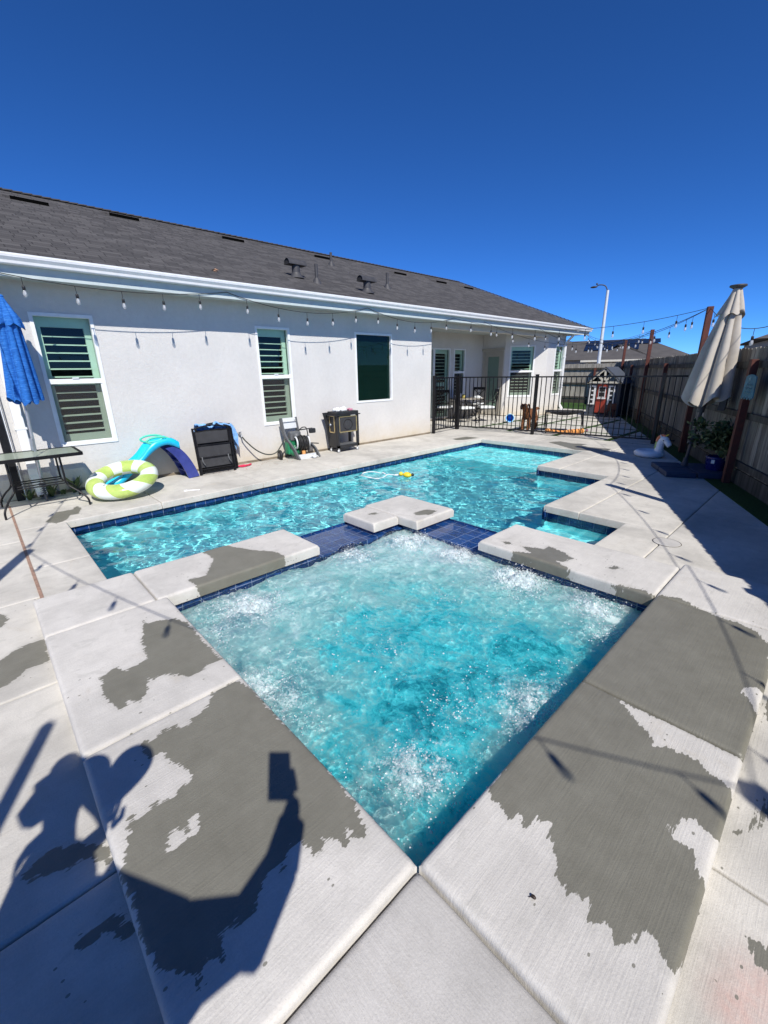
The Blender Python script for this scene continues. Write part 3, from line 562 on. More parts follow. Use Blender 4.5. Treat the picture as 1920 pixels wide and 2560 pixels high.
# windows
def win_parts(y0, y1, z0, z1, kind, tfm=None):
    """Authored with the outer wall face at x = 0, looking out along +x."""
    out = []
    F = MB(); t = 0.045
    F.box(-0.07, 0.012, y0, y0+t, z0, z1); F.box(-0.07, 0.012, y1-t, y1, z0, z1); F.box(-0.07, 0.012, y0+t, y1-t, z1-t, z1); F.box(-0.07, 0.012, y0+t, y1-t, z0, z0+t)
    mid = (z0+z1)/2+0.01
    if kind == 'sash': F.box(-0.062, 0.004, y0+t, y1-t, mid-0.035, mid+0.035); F.box(-0.01, 0.016, (y0+y1)/2-.04, (y0+y1)/2+.04, mid+0.036, mid+0.052)
    if kind == 'sash':
        F.box(-0.045, -0.004, y1-t-0.025, y1-t, z0+t, mid-.035); F.box(-0.045, -0.004, y0+t, y0+t+.012, z0+t, mid-.035); F.box(-0.045, -0.004, y0+t+.012, y1-t-.025, z0+t, z0+t+.02)
    out.append(('frame', 'white', F))
    G = MB()
    if kind == 'sash':
        G.add([(-0.045, y0+t, mid), (-0.045, y1-t, mid), (-0.045, y1-t, z1-t), (-0.045, y0+t, z1-t)], [(0, 1, 2, 3)]); out.append(('pane', 'glass', G))
        G = MB(); G.add([(-0.02, y0+t, z0+t), (-0.02, y1-t, z0+t), (-0.02, y1-t, mid), (-0.02, y0+t, mid)], [(0, 1, 2, 3)]); out.append(('screen', 'screen', G))
    else:
        G.add([(-0.045, y0+t, z0+t), (-0.045, y1-t, z0+t), (-0.045, y1-t, z1-t), (-0.045, y0+t, z1-t)], [(0, 1, 2, 3)]); out.append(('pane', 'darkglass' if kind == 'plain' else 'glass', G))
    if kind != 'plain':
        S = MB(); a, c = y0+t-.005, y1-t+.005; st = 0.075
        S.box(-0.155, -0.115, a, a+st, z0, z1); S.box(-0.155, -0.115, c-st-.01, c, z0, z1)
        S.box(-0.155, -0.115, a+st, c-st-.01, z1-t-0.13, z1); S.box(-0.155, -0.115, a+st, c-st-.01, z0, z0+t+0.12)
        z = z0+t+0.17; zt = z1-t-0.15
        if kind == 'door': S.box(-0.155, -0.115, a+st, c-st-.01, mid-.08, mid+.02)
        while z < zt:
            S.add([(-0.165, a+st, z+0.004), (-0.105, a+st, z-0.008), (-0.105, c-st-.01, z-0.008), (-0.165, c-st-.01, z+0.004),
                   (-0.165, a+st, z+0.013), (-0.105, a+st, z+0.003), (-0.105, c-st-.01, z+0.003), (-0.165, c-st-.01, z+0.013)],
                  [(0, 1, 2, 3), (7, 6, 5, 4), (1, 5, 6, 2), (0, 3, 7, 4), (0, 4, 5, 1), (3, 2, 6, 7)])
            z += 0.112
        out.append(('shutter', 'shutter', S))
    return out
def window(y0, y1, z0, z1, kind, tfm, label, name='window'):
    parts = win_parts(y0, y1, z0, z1, kind); nm, mt, F = parts[0]
    w_ = F.tf(tfm).build(name, mt, house); tag(w_, label)
    for nm, mt, B in parts[1:]: B.tf(tfm).build(nm, mt, w_)
    return w_
TW = Matrix.Translation((XH, 0, 0))
window(*W1, 'sash', TW, 'sash window with dark shutters nearest the blue parasol')
window(*W2, 'sash', TW, 'narrow sash window with dark shutters behind the pressure washer')
window(*W3, 'plain', TW, 'plain dark green window without shutters')
window(*WR, 'sash', TW, 'sash window beside the far downspout')
window(BW[0], BW[1], BW[2], BW[3], 'sash', BT, 'sash window on the angled bay wall')
TL_ = Matrix.Translation((-9.38, 0, 0))
window(LW1[0], (LW1[0]+LW1[1])/2, LW1[2], LW1[3], 'door', TL_, 'green shuttered glass door leaf at the back of the patio', 'patio_door')
window((LW1[0]+LW1[1])/2, LW1[1], LW1[2], LW1[3], 'door', TL_, 'green shuttered glass door leaf next to the tall window', 'patio_door')
window(*LW2, 'sash', TL_, 'tall narrow window at the back of the patio')
# panelled door with long glass
F = MB(); y_ = 13.95
F.box(DR[0], DR[0]+.07, y_-.02, y_+.08, .03, DR[3]); F.box(DR[1]-.07, DR[1], y_-.02, y_+.08, .03, DR[3]); F.box(DR[0]+.07, DR[1]-.07, y_-.02, y_+.08, DR[3]-.07, DR[3])
F.box(DR[0]-.08, DR[1]+.04, y_-.045, y_-.001, DR[3]+.01, DR[3]+.09)
F.box(DR[0]+.07, DR[0]+.2, y_+.02, y_+.06, .03, DR[3]-.07); F.box(DR[1]-.2, DR[1]-.07, y_+.02, y_+.06, .03, DR[3]-.07); F.box(DR[0]+.2, DR[1]-.2, y_+.02, y_+.06, DR[3]-.2, DR[3]-.07); F.box(DR[0]+.2, DR[1]-.2, y_+.02, y_+.06, .03, .35)
M['doorp'] = simple('door_paint', (0.42, 0.39, 0.33), 0.5, var=0.04)
dr = F.build('door', 'doorp', house); G = MB(); G.box(DR[0]+.2, DR[1]-.2, y_+.035, y_+.045, .35, DR[3]-.2); M['blind'] = simple('door_blind', (0.16, 0.24, 0.19), 0.3, var=0.05, sc=2)
G.build('pane', 'blind', dr)
G = MB(); G.ball((DR[1]-.12, y_-.03, 1.02), .03); G.build('handle', 'steel', dr)

# roof: slope, ridge, raked far end
GX, GZ, RX, RZ = -6.78, 3.135, -12.0, 5.30; sl_ = (RZ-GZ)/(GX-RX)
def roof_z(x): return GZ+(GX-x)*sl_
YA0, YE, YR = -3.2, 17.45, 15.7
me = bpy.data.meshes.new('roof'); rv = []; rf = []; uv = []
top = [(GX+.0, YA0, GZ), (GX, YE, GZ), (RX, YR, RZ), (RX, YA0, RZ)]; n_ = Vector((sl_, 0, 1)).normalized()
under = [(x, y, z-0.05) for x, y, z in top]; back = [(-17.6, YA0, 3.0), (-17.6, YE+1, 3.0)]
rv = top+under+back+[(-17.6, YE+1, 2.9), (-12.3, YE+.4, 3.1)]
rf = [(0, 1, 2, 3), (7, 6, 5, 4), (0, 4, 5, 1), (3, 2, 9, 8), (1, 5, 9, 2)]
off = wloc(house); me.from_pydata([tuple(Vector(v)-off) for v in rv], [], rf); ul = me.uv_layers.new(name='uv')
for p in me.polygons:
    for li in p.loop_indices:
        v = rv[me.loops[li].vertex_index]; ul.data[li].uv = (v[1], math.hypot(v[0]-GX, v[2]-GZ))
me.materials.append(M['shingle']); roof = bpy.data.objects.new('roof', me); COL.objects.link(roof); roof.parent = house
b = MB()                                              # ridge and hip caps
P0, P1, P2 = Vector((RX, YA0, RZ)), Vector((RX, YR, RZ)), Vector((GX, YE, GZ))
def caps(b, A, B, w_):
    d = (B-A); L_ = d.length; d.normalize(); k = int(L_/0.16)
    for i in range(k):
        a = A+d*(i*L_/k); c = A+d*((i+1.15)*L_/k); b.beam(a+Vector((0, 0, .012)), c+Vector((0, 0, .026)), w_, 0.02)
caps(b, P0, P1, .09); caps(b, P1, P2, .09); b.build('ridge_cap', 'capm', roof)
M['ridge'] = M['shingle']
# fascia, soffit, gutter
b = MB(); b.box(GX-.13, GX-.10, YA0, YE-.02, 2.905, 3.10); b.beam((GX-.1, YE-.02, 3.0), (RX, YR+.0, 5.15), 0.03, 0.2); b.build('fascia', 'trim', house)
b = MB(); b.box(XH-.02, GX-.13, YA0, YE-.06, 2.935, 2.955); b.box(XH-4.5, XH-.02, 16.42, YE-.06, 2.935, 2.955); b.build('soffit', 'soffit', house)
b = MB(); prof = [(-.098, 3.035), (-.02, 3.035), (-.012, 3.045), (-.006, 3.075), (.018, 3.11), (.024, 3.135), (.024, 3.155), (.010, 3.158), (.010, 3.14), (-.098, 3.14)]
n = len(prof); vs = [(GX+x, y, z) for y in (YA0, YE) for x, z in prof]; b.add(vs, [tuple(range(n)), tuple(range(n, 2*n))[::-1]]+[(i, n+i, n+(i+1) % n, (i+1) % n) for i in range(n)])
gut = b.build('gutter', 'white', house, fix=True)
b = MB(); b.box(GX+.0, GX+.020, YA0, YE, 3.112, 3.117); b.build('gutter_lip', 'white', gut)
def downspout(y, label):
    b = MB(); b.box(XH+.006, XH+.075, y-.055, y+.055, 0.30, 2.62, .008); b.beam((XH+.04, y, 2.60), (GX-.05, y, 3.04), .08, .06); b.beam((XH+.05, y, .33), (XH+.24, y+.03, .07), .11, .07, (0, 0, 1))
    for z in (1.0, 2.1): b.box(XH+.001, XH+.079, y-.07, y+.07, z, z+.03)
    d = b.build('downspout', 'white', house); tag(d, label)
    c = MB(); q = Vector((XH+.243, y+.03, .067)); dv = (Vector((XH+.24, y+.03, .07))-Vector((XH+.05, y, .33))).normalized(); c.beam(q, q+dv*.003, .085, .045); c.build('outlet', 'interior', d)
downspout(-0.34, 'white downspout beside the patio table'); downspout(16.33, 'white downspout at the far corner')
# roof vents and pipes
VY = [(-11.70, .95), (-12.05, 2.7), (-12.0+.08, 5.2), (-11.85, 8.0), (-11.62, 11.13), (-11.48, 13.2), (-11.35, 14.75)]
for x, y in VY:
    x += .32; b = MB(); z = roof_z(x+.28); d = Vector((-1, 0, sl_)).normalized()
    A = Vector((x+.28, y, z-.01)); C_ = A+d*.42+Vector((0, 0, .012))
    b.add([A+Vector((0, -.3, 0)), A+Vector((0, .3, 0)), A+Vector((0, .3, .06)), A+Vector((0, -.3, .06)), C_+Vector((0, -.45, -.01)), C_+Vector((0, .3, -.01))], [(0, 1, 2, 3), (3, 2, 5, 4), (0, 3, 4), (1, 5, 2)])
    v = b.build('roof_vent', 'capm', house); c = MB(); c.box(x+.281, x+.29, y-.3, y+.3, z-.005, z+.058); c.build('opening_shade', 'hole', v)  # near-black plate paints the shade inside the vent opening
for x, y in ((-8.04, 4.92), (-7.54, 6.49)):
    b = MB(); z = roof_z(x); b.tube([(x, y, z-.03), (x, y, z+.22)], .085, 14); b.lathe([(.17, -.04), (.11, .03), (.095, .07)], (x, y, z), 16)
    c_ = Vector((x, y, z+.25)); R_ = .105; n = 12; vs = []
    for yy in (-.22, .22):
        for i in range(n+1): t = PI*i/n; vs.append((c_.x+R_*math.cos(t), c_.y+yy, c_.z+R_*math.sin(t)-.03))
    b.add(vs, [(i, i+1, n+2+i, n+1+i) for i in range(n)], True); b.box(x-R_, x+R_, y-.22, y+.22, z+.215, z+.222)
    v = b.build('turbine_vent', 'ventm', house); c = MB(); c.add([(c_.x+R_*.97*math.cos(PI*i/n), y-.205, c_.z+R_*.97*math.sin(PI*i/n)-.03) for i in range(n+1)], [tuple(range(n+1))]); c.build('vent_mouth', 'interior', v); v.name = 'roof_flue'
for x, y, h in ((-7.75, 5.24, .36), (-8.36, 7.93, .36), (-10.31, 7.6, .32)):
    b = MB(); z = roof_z(x); b.tube([(x, y, z-.03), (x, y, z+h)], .034, 10); b.lathe([(.12, -.06), (.07, .04), (.045, .09)], (x, y, z), 14); b.build('vent_pipe', 'ventm', house)
b = MB(); x, y = -7.45, 2.86; z = roof_z(x); b.add([(x-.05, y-.05, z+.02), (x+.03, y-.02, z+.03), (x+.04, y+.06, z+.015), (x-.02, y+.03, z+.05)], [(0, 1, 2, 3)]); b.box(x-.02, x+.02, y-.02, y+.03, z, z+.02)
M['leaf'] = simple('dry_leaf', (0.45, 0.26, 0.16), 0.8); tag(b.build('dry_leaf', 'leaf'), 'curled dry leaf lying on the dark roof slope', 'leaf')
# gate post by the side yard and side wall beyond
b = MB(); b.box(-7.33, -7.24, -0.60, -0.51, 0, 2.9); gp = b.build('gate_post', 'blackm'); tag(gp, 'tall black steel post standing behind the patio table', 'post')
c = MB(); c.box(-7.25, -7.236, -0.50, -0.49, 0, 2.9); c.build('edge_strip', 'white', gp)
b = MB(); b.box(-9.6, -7.34, -0.75, -0.60, 0.0, 2.4); b.box(-7.9, -7.4, -6.0, -0.76, 0.0, 2.96); tag(b.build('side_wall', 'stucco'), 'white stucco side wall at the left behind the patio table', 'wall')
b = MB(); b.lathe([(0.0, 0), (.03, 0), (.03, .04), (0, .04)], (XH+.0, 2.873, .60), 10, True, (1, 0, 0)); b.tube([(XH+.02, 2.873, .6), (XH+.09, 2.873, .6), (XH+.12, 2.873, .55)], .013); b.box(XH+.05, XH+.08, 2.85, 2.90, .63, .64)
b.build('hose_faucet', 'steel', house)

# ================================================================= WOODEN FENCES
def make_fencewood():
    m, n, out = mat('weathered_fence_wood'); v = coords(n)
    at = N(n, 'ShaderNodeAttribute', attribute_name='tone').outputs['Fac']
    grain = noise(n, coords(n, (26, 26, 1.6)), 1.0, 6, 0.65, 0.3); st = noise(n, coords(n, (5, 5, .8)), 1.0, 5, 0.7, .5)
    col = ramp(n, grain, [(0.3, (0.125, 0.115, 0.098)), (0.5, (0.255, 0.238, 0.205)), (0.7, (0.37, 0.35, 0.305))]).outputs[0]
    col = mixc(n, 0.8, col, ramp(n, st, [(0.35, 0.55), (0.65, 1.15)]).outputs[0], 'MULTIPLY')
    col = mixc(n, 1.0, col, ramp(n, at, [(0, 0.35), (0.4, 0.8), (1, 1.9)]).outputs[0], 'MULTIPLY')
    pbsdf(n, out, col, 0.9, 0, bump(n, grain, 0.5, 0.004), 0.2); return m
M['fwood'] = make_fencewood()
def fence(A, D, NV, length, h, label, step=0.14, tall=0.0):  # tall shifts picket colour
    """A start on the ground, D unit along, NV unit towards the viewer's side (rails and posts stand there)."""
    root = thing('wooden_fence', A+D*length/2, label, 'fence'); r = random.Random(len(label)); b = MB(); tone = []
    def P(s, k, z): return A+D*s+NV*k+Vector((0, 0, z))
    s = 0.0
    while s < length:
        wd = step-0.006; hh = h+r.uniform(-.012, .012); k0 = r.uniform(-.003, .003); c = .022
        pts = [(s, .2), (s+wd, .2), (s+wd, hh-c), (s+wd-c, hh), (s+c, hh), (s, hh-c)]; k = r.random()+tall
        vs = [P(a, k0, z) for a, z in pts]+[P(a, k0-.016, z) for a, z in pts]
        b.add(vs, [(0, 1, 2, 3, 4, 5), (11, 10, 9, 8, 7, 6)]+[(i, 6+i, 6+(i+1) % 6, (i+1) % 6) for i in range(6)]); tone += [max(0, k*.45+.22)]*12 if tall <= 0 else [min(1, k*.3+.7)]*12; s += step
    o = b.build('pickets', 'fwood', root); a = o.data.attributes.new('tone', 'FLOAT', 'POINT'); a.data.foreach_set('value', np.array(tone, np.float32))
    b = MB()
    for z, t in ((h-.24, .09), (h/2+.02, .09), (.30, .09)): b.beam(P(0, .022, z), P(length, .022, z), .04, t)
    b.beam(P(0, .0, .11), P(length, .0, .11), .04, .22); b.build('rail', 'fwood', root); return root
FA = fpt(3.0, -3.2); rf_ = fence(FA, FD, -FN, 27.0, 1.95, 'weathered grey picket fence along the right side of the pool yard', tall=-.1)  # picket colour lowered to deepen the shade on this fence
far_y = 21.7
fence(Vector((-16.5, far_y, 0)), Vector((1, 0, 0)), Vector((0, -1, 0)), 9.6, 1.9, 'sunlit picket fence closing the yard behind the playhouse', tall=.6)  # picket colour raised so the boards look sunlit
def post(name, p, h, s, label, group, m='redwood'):
    b = MB(); b.box(-s/2, s/2, -s/2, s/2, 0, h, .004)
    ang = math.atan2(FD.y, FD.x); b.tf(Matrix.Translation(p) @ Matrix.Rotation(ang, 4, 'Z')); r_ = MB(); r_.v, r_.f, r_.sm = b.v, b.f, b.sm
    return tag(r_.build(name, m), label, 'post', group)
PT = {}
tp = [(-0.06-5.36, 'tall red brown string light post past the near end of the right fence'), (0, ''), ]
T0 = fpt(2.86, 0); t_vis = Vector((-1.47, 9.75, 0)).dot(FD)
talls = {k: t_vis+(k-2)*5.33 for k in range(0, 5)}
lab = {0: 'tall red brown post outside the view near the corner of the spa', 1: 'tall red brown post on the fence between the potted plant and the spa', 2: 'tall red brown post rising just left of the beige umbrella top', 3: 'tall red brown post standing in front of the neighbour roof, nearer one', 4: 'thin far red brown post in front of the neighbour roof, beside the street lamp'}
for k, t_ in talls.items():
    p = fpt(2.90, t_); PT[k] = p+Vector((0, 0, 2.74)); post('light_post', p, 2.76, .095, lab[k], 'tall string light posts on the fence')
plab = {-1.5: 'dark red fence post under the beige umbrella', 0: '', }
j = 0
for k in (0, 1, 2, 3):
    p = fpt(2.88, talls[k]+2.665); j += 1
    post('fence_post', p, 1.78, .09, ['short red fence post at the near end of the right fence', 'short red fence post carrying the blue pool sign beside the potted plant', 'short dark red fence post seen through the right end of the iron fence', 'short dark red fence post close to the playhouse'][k], 'short fence posts')
post('fence_post', Vector((-8.1, far_y-.12, 0)), 1.7, .1, 'red brown post of the sunlit far fence beside the playhouse', 'short fence posts')
for k, (x, y) in enumerate([(-2.4, -1.79), (0.615, -1.963)]):
    PT['s%d' % k] = Vector((x, y, 2.74)); post('light_post', Vector((x, y, 0)), 2.76, (.085, .05)[k], ['tall red brown post at the left end of the spa deck', 'tall red brown post behind the spa corner slab'][k], 'tall string light posts on the fence')

# ================================================================= TURF, PATIO PAVERS
def make_turf():
    m, n, out = mat('artificial_turf'); v = coords(n)
    col = ramp(n, noise(n, v, 60.0, 4, 0.7), [(0.3, (0.014, 0.04, 0.010)), (0.7, (0.065, 0.135, 0.032))]).outputs[0]
    pbsdf(n, out, col, 0.9, 0, bump(n, noise(n, v, 140.0, 3), 1.0, 0.02), 0.2); return m
M['turf'] = make_turf()
b = MB(); A, B, C_, D_ = fpt(2.655, -3.0), fpt(2.655, 24), fpt(2.98, 24), fpt(2.98, -3.0)
b.prism([(p.x, p.y) for p in (A, D_, C_, B)][::-1], -0.02, 0.008); tag(b.build('turf_strip', 'turf'), kind='structure')
b = MB(); b.box(-7.32, 1.5, 10.345, 15.25, -0.14, -0.003); tag(b.build('turf_bed', 'turf'), kind='structure')
cells = []
tx = [-7.32, -7.1, -5.95, -4.55, -3.2, -1.9, -0.6]; ty = [10.36, 11.62, 12.86, 14.26, 15.2]; h_ = .075
for a, c in zip(tx[:-1], tx[1:]):
    for e, f in zip(ty[:-1], ty[1:]): cells.append((a+(h_ if a > -7.3 else 0), c-h_, e+(h_ if e > 10.4 else .02), f-h_, 0.3))
cells += [(-13, -7.33, 8.54, 14.2, .5), (-8.4, -7.33, 14.21, 16.4, .5), (-7.32, 1.5, 15.26, 18.4, .5), (-11, -7.33, 16.45, 18.4, .5)]
tag(slabs('patio_paving', cells, 'deck', -0.09, 0.0, 0.012, None), kind='structure')
b = MB(); b.box(-12, 1.2, 18.4, far_y-.02, -.1, .02); tag(b.build('lawn', 'turf'), kind='structure')

# ================================================================= THINGS
def skinned(name, nodes, edges, m, parent, sub=2, root=0, disp=0.0):
    me = bpy.data.meshes.new(name); off = wloc(parent)
    me.from_pydata([tuple(Vector(p[:3])-off) for p in nodes], edges, []); o = bpy.data.objects.new(name, me); COL.objects.link(o); o.parent = parent
    md = o.modifiers.new('skin', 'SKIN'); md.use_smooth_shade = True; md.branch_smoothing = 0.3
    sv = me.skin_vertices[0].data
    for i, p in enumerate(nodes): r = p[3]; sv[i].radius = (r, p[4] if len(p) > 4 else r); sv[i].use_root = (i == root)
    s_ = o.modifiers.new('sub', 'SUBSURF'); s_.levels = sub; s_.render_levels = sub
    if disp:
        tx_ = bpy.data.textures.new(name+'_curls', 'CLOUDS'); tx_.noise_scale = 0.035; tx_.noise_depth = 2
        d_ = o.modifiers.new('curls', 'DISPLACE'); d_.texture = tx_; d_.strength = disp; d_.mid_level = 0.5
    me.materials.append(M[m]); return o
def cam_side(p): return Vector(p)

# --- black iron pool fence
IF = [Vector((-7.25, 8.62, 0)), Vector((-7.31, 9.78, 0)), Vector((-5.07, 10.18, 0)), Vector((-2.25, 10.55, 0)), Vector((-1.60, 10.74, 0))]
ir = thing('metal_fence', IF[2], 'black iron bar pool fence between the pool deck and the patio', 'fence')
HF = 1.53
for i, p in enumerate(IF):
    b = MB(); w_ = .034 if i != 1 else .045; b.box(p.x-w_, p.x+w_, p.y-w_, p.y+w_, 0, HF+.02); b.box(p.x-w_-.004, p.x+w_+.004, p.y-w_-.004, p.y+w_+.004, HF+.02, HF+.035); b.build('post', 'blackm', ir)
for A, B in zip(IF[:-1], IF[1:]):
    b = MB(); d = (B-A); n = max(2, int(round(d.length/0.122)))
    for z in (HF-.03, .10): b.beam(A+Vector((0, 0, z)), B+Vector((0, 0, z)), .03, .035)
    for k in range(1, n): p = A+d*(k/n); b.beam(p+Vector((0, 0, .10)), p+Vector((0, 0, HF-.03)), .017, .017)
    b.build('bar_panel', 'blackm', ir)

# --- string lights
def strand(name, A, B, sag, label, spacing=0.61, start=0.3, n=None, group='string light strands'):
    A, B = Vector(A), Vector(B); L_ = (B-A).length; root = thing(name, A, label, 'string light', group)
    def P(t): return A+(B-A)*t+Vector((0, 0, -4*sag*t*(1-t)))
    c = MB(); c.tube([P(i/24) for i in range(25)], .0055, 6); c.build('cable', 'blackp', root)
    k = int((L_-start*0.6)/spacing) if n is None else n
    for i in range(k):
        t = (start+i*(L_-2*start)/max(1, k-1))/L_; p = P(min(.99, t)); sw_ = rng.uniform(-.006, .006)
        s = MB(); s.tube([p, p+Vector((0, sw_, -.10))], .004, 5); q = p+Vector((0, sw_, -.10)); s.lathe([(.0, 0), (.016, 0), (.018, -.012), (.018, -.052), (.0, -.052)][::-1], q, 10)
        g_ = MB(); g_.lathe([(.013, -.05), (.019, -.066), (.024, -.09), (.023, -.110), (.014, -.128), (.0, -.132)][::-1], q, 12)
        bo = g_.build('bulb', 'bulb', root); s.build('socket', 'blackp', bo)
        f_ = MB(); f_.tube([q+Vector((0, 0, -.05)), q+Vector((0, .005, -.10))], .005, 5); f_.build('filament', 'white', bo)
HX = -6.865
H = [Vector((HX, -.42, 2.97)), Vector((HX, 2.76, 3.0)), Vector((HX, 5.9, 3.0)), Vector((HX, 8.89, 2.99)), Vector((HX, 10.25, 2.98)), Vector((HX, 13.4, 2.97)), Vector((HX, 17.0, 2.97))]
strand('string_light', H[0], H[1], .13, 'string light strand on the eave above the window by the blue parasol', start=.47, n=5)
strand('string_light', H[1], H[2], .20, 'string light strand on the eave above the narrow window', start=.34, n=5)
strand('string_light', H[2], H[3], .19, 'string light strand on the eave between the plain window and the house corner', start=.3, n=5)
strand('string_light', H[3], PT[2], .34, 'string light strand crossing from the house corner to the post left of the beige umbrella', start=.5, n=9)
strand('string_light', H[4], PT[3], .5, 'string light strand crossing over the patio to the nearer far post', start=.4, n=10)
strand('string_light', H[6], PT[3], .4, 'string light strand from the far roof corner to the nearer far post', start=.4, n=6)
strand('string_light', H[5], PT[2], .55, 'string light strand from above the patio window to the post by the umbrella', start=.5, n=8)
strand('string_light', H[6], PT[4], .25, 'string light strand in front of the neighbour roof beside the street lamp', start=.3, n=5)
strand('string_light', H[6], PT[2], .42, 'highest string light strand against the sky left of the umbrella post', start=.6, n=9)
strand('string_light', PT[2], PT[1], .55, 'string light strand along the right fence behind the umbrella', start=.35, n=8)
strand('string_light', PT[1], PT[0], .40, 'string light strand along the near right fence outside the view', start=.35, n=8)
strand('string_light', PT[0], PT['s0'], .35, 'string light strand over the spa deck behind the photographer', start=.4, n=9)
strand('string_light', PT['s0'], H[0], .30, 'string light strand from the eave to the post at the left of the deck', start=.4, n=7)

# --- patio table with blue parasol
tb = thing('patio_table', (-6.70, -.28, 0), 'black framed patio table with frosted glass top beside the house wall', 'table')
x0, x1, y0, y1, zt = -7.03, -6.33, -1.10, .17, .72
b = MB(); b.box(x0+.02, x1-.02, y0+.02, y1-.02, zt-.006, zt+.002); b.build('table_top', 'table_glass', tb)
b = MB(); r = .022
for a, c in (((x0, y0), (x1, y0)), ((x1, y0), (x1, y1)), ((x1, y1), (x0, y1)), ((x0, y1), (x0, y0))): b.beam((a[0], a[1], zt-.012), (c[0], c[1], zt-.012), .03, .042)
b.build('rim', 'blackm', tb)
legy = [-.56, -.09]
for fx_, tx_ in ((-6.27, -6.47), (-7.02, -6.88)):
    for fy, ty_, sg in ((-.78, -.62, -1), (.12, -.07, 1)):
        b = MB(); kx = tx_+(fx_-tx_)*.15
        b.tube(spline([(tx_, ty_+.0, zt-.02), (kx, ty_, .45), (kx, ty_+sg*.01, .30), (tx_+(fx_-tx_)*.55, ty_+(fy-ty_)*.55, .20), (fx_*.96+tx_*.04, fy-sg*.01, .10), (fx_, fy, .0)], 5), .0125, 8)
        b.build('leg', 'blackm', tb)
b = MB()
for z in (.34, .31): b.tube([(-6.50, -.62, z), (-6.50, -.07, z)], .009, 6); b.tube([(-6.86, -.62, z), (-6.86, -.07, z)], .009, 6)
for y in (-.62, -.07): b.tube([(-6.50, y, .33), (-6.86, y, .33)], .009, 6)
b.build('stretcher', 'blackm', tb)
M['bluefab'] = None
m, n, out = mat('blue_parasol_fabric'); v = coords(n)
col = ramp(n, noise(n, coords(n, (14, 14, 90)), 1.0, 5, .7, .3), [(0.32, (0.010, 0.07, 0.30)), (0.55, (0.022, 0.15, 0.50)), (0.75, (0.10, 0.29, 0.66))]).outputs[0]
p_ = pbsdf(n, out, col, 0.85, 0, bump(n, noise(n, v, 60, 4), .4, .005), .2); M['bluefab'] = m
def canopy(nfold, prof, T, Bt, seg=120, depth=.32, seed=1, ragged=.03, twist=.0):
    """closed parasol cloth: prof = list of (t along the axis, radius), folds deepen downward"""
    rr = np.random.default_rng(seed); ph = rr.uniform(0, 6, 4); T, Bt = Vector(T), Vector(Bt); ax_ = (Bt-T); b = MB(); vs = []
    ts = np.linspace(0, 1, 30); R = np.interp(ts, [p[0] for p in prof], [p[1] for p in prof])
    for i, t in enumerate(ts):
        for k in range(seg):
            a = 2*PI*k/seg+twist*t; f = abs(math.cos(a*nfold/2+.25*math.sin(a+ph[0])))**0.7
            rad = R[i]*(1-depth*min(1, t*2.2+.25)*(1-f)+.10*t*math.sin(3*a+ph[1])+.05*math.sin(5*a+ph[2]+t*3)); e = 0
            if i == len(ts)-1: e = ragged*(math.sin(a*nfold+ph[3])+math.sin(2*a+ph[1]))
            p = T+ax_*(t+e/ax_.length); vs.append((p.x+rad*math.cos(a), p.y+rad*math.sin(a), p.z))
    b.add(vs, [(i*seg+k, i*seg+(k+1) % seg, (i+1)*seg+(k+1) % seg, (i+1)*seg+k) for i in range(len(ts)-1) for k in range(seg)], True); return b
bu = thing('parasol', (-6.93, -.28, 0), 'closed blue parasol standing through the patio table', 'parasol')
b = MB(); b.tube([(-6.93, -.29, .28), (-6.86, -.20, 2.62)], .019, 10); b.tube([(-6.925, -.285, .74), (-6.92, -.275, .90)], .03, 10); b.build('pole', 'steel', bu)
canopy(8, [(0, .03), (.05, .05), (.25, .13), (.27, .12), (1, .20)], (-6.86, -.2, 2.64), (-6.90, -.22, 1.40), seed=3, depth=.3).build('canopy', 'bluefab', bu)
canopy(8, [(0, .02), (.15, .045), (.7, .135), (1, .155)], (-6.86, -.2, 2.66), (-6.87, -.20, 2.32), seed=5, depth=.22, ragged=.02).build('vent_flap', 'bluefab', bu)
b = MB(); b.ball((-6.86, -.2, 2.665), .028, sc=(1, 1, .8)); b.build('finial', 'bluefab', bu)
b = MB()
for k in range(8): z = .10+k*.028; b.lathe([(.02, z), (.045, z+.004), (.02, z+.012)], (-6.935, -.293, 0), 12)
b.tube([(-6.935, -.293, .0), (-6.93, -.29, .40)], .014, 8); b.build('ground_auger', 'grayp', bu)

# --- swim ring leaning on the slide
m, n, out = mat('striped_vinyl'); at = N(n, 'ShaderNodeAttribute', attribute_name='stripe').outputs['Fac']
sf = math_(n, 'GREATER_THAN', at, 0.0)
gcol = ramp(n, noise(n, coords(n), 6.0, 3), [(0.35, (0.40, 0.56, 0.12)), (0.65, (0.56, 0.70, 0.20))]).outputs[0]
pbsdf(n, out, mixc(n, sf, gcol, (0.78, 0.86, 0.80)), 0.22, 0, bump(n, noise(n, coords(n), 14.0, 2), .25, .01), .5, Transmission_Weight=0.12); M['vinyl'] = m
def torus(R_, r_, nu=72, nv=24, sq=1.0):
    vs = [((R_+r_*math.cos(2*PI*j/nv))*math.cos(2*PI*i/nu), (R_+r_*math.cos(2*PI*j/nv))*math.sin(2*PI*i/nu), r_*sq*math.sin(2*PI*j/nv)) for i in range(nu) for j in range(nv)]
    return vs, [(i*nv+j, ((i+1) % nu)*nv+j, ((i+1) % nu)*nv+(j+1) % nv, i*nv+(j+1) % nv) for i in range(nu) for j in range(nv)]
vs, fs = torus(.36, .125, sq=.8)
rg = thing('swim_ring', (-6.52, .64, 0), 'green and white striped inflatable swim ring leaning on the slide', 'swim ring')
up_ = Vector((.24, -.20, .95)).normalized(); q = Vector((0, 0, 1)).rotation_difference(up_); st = []
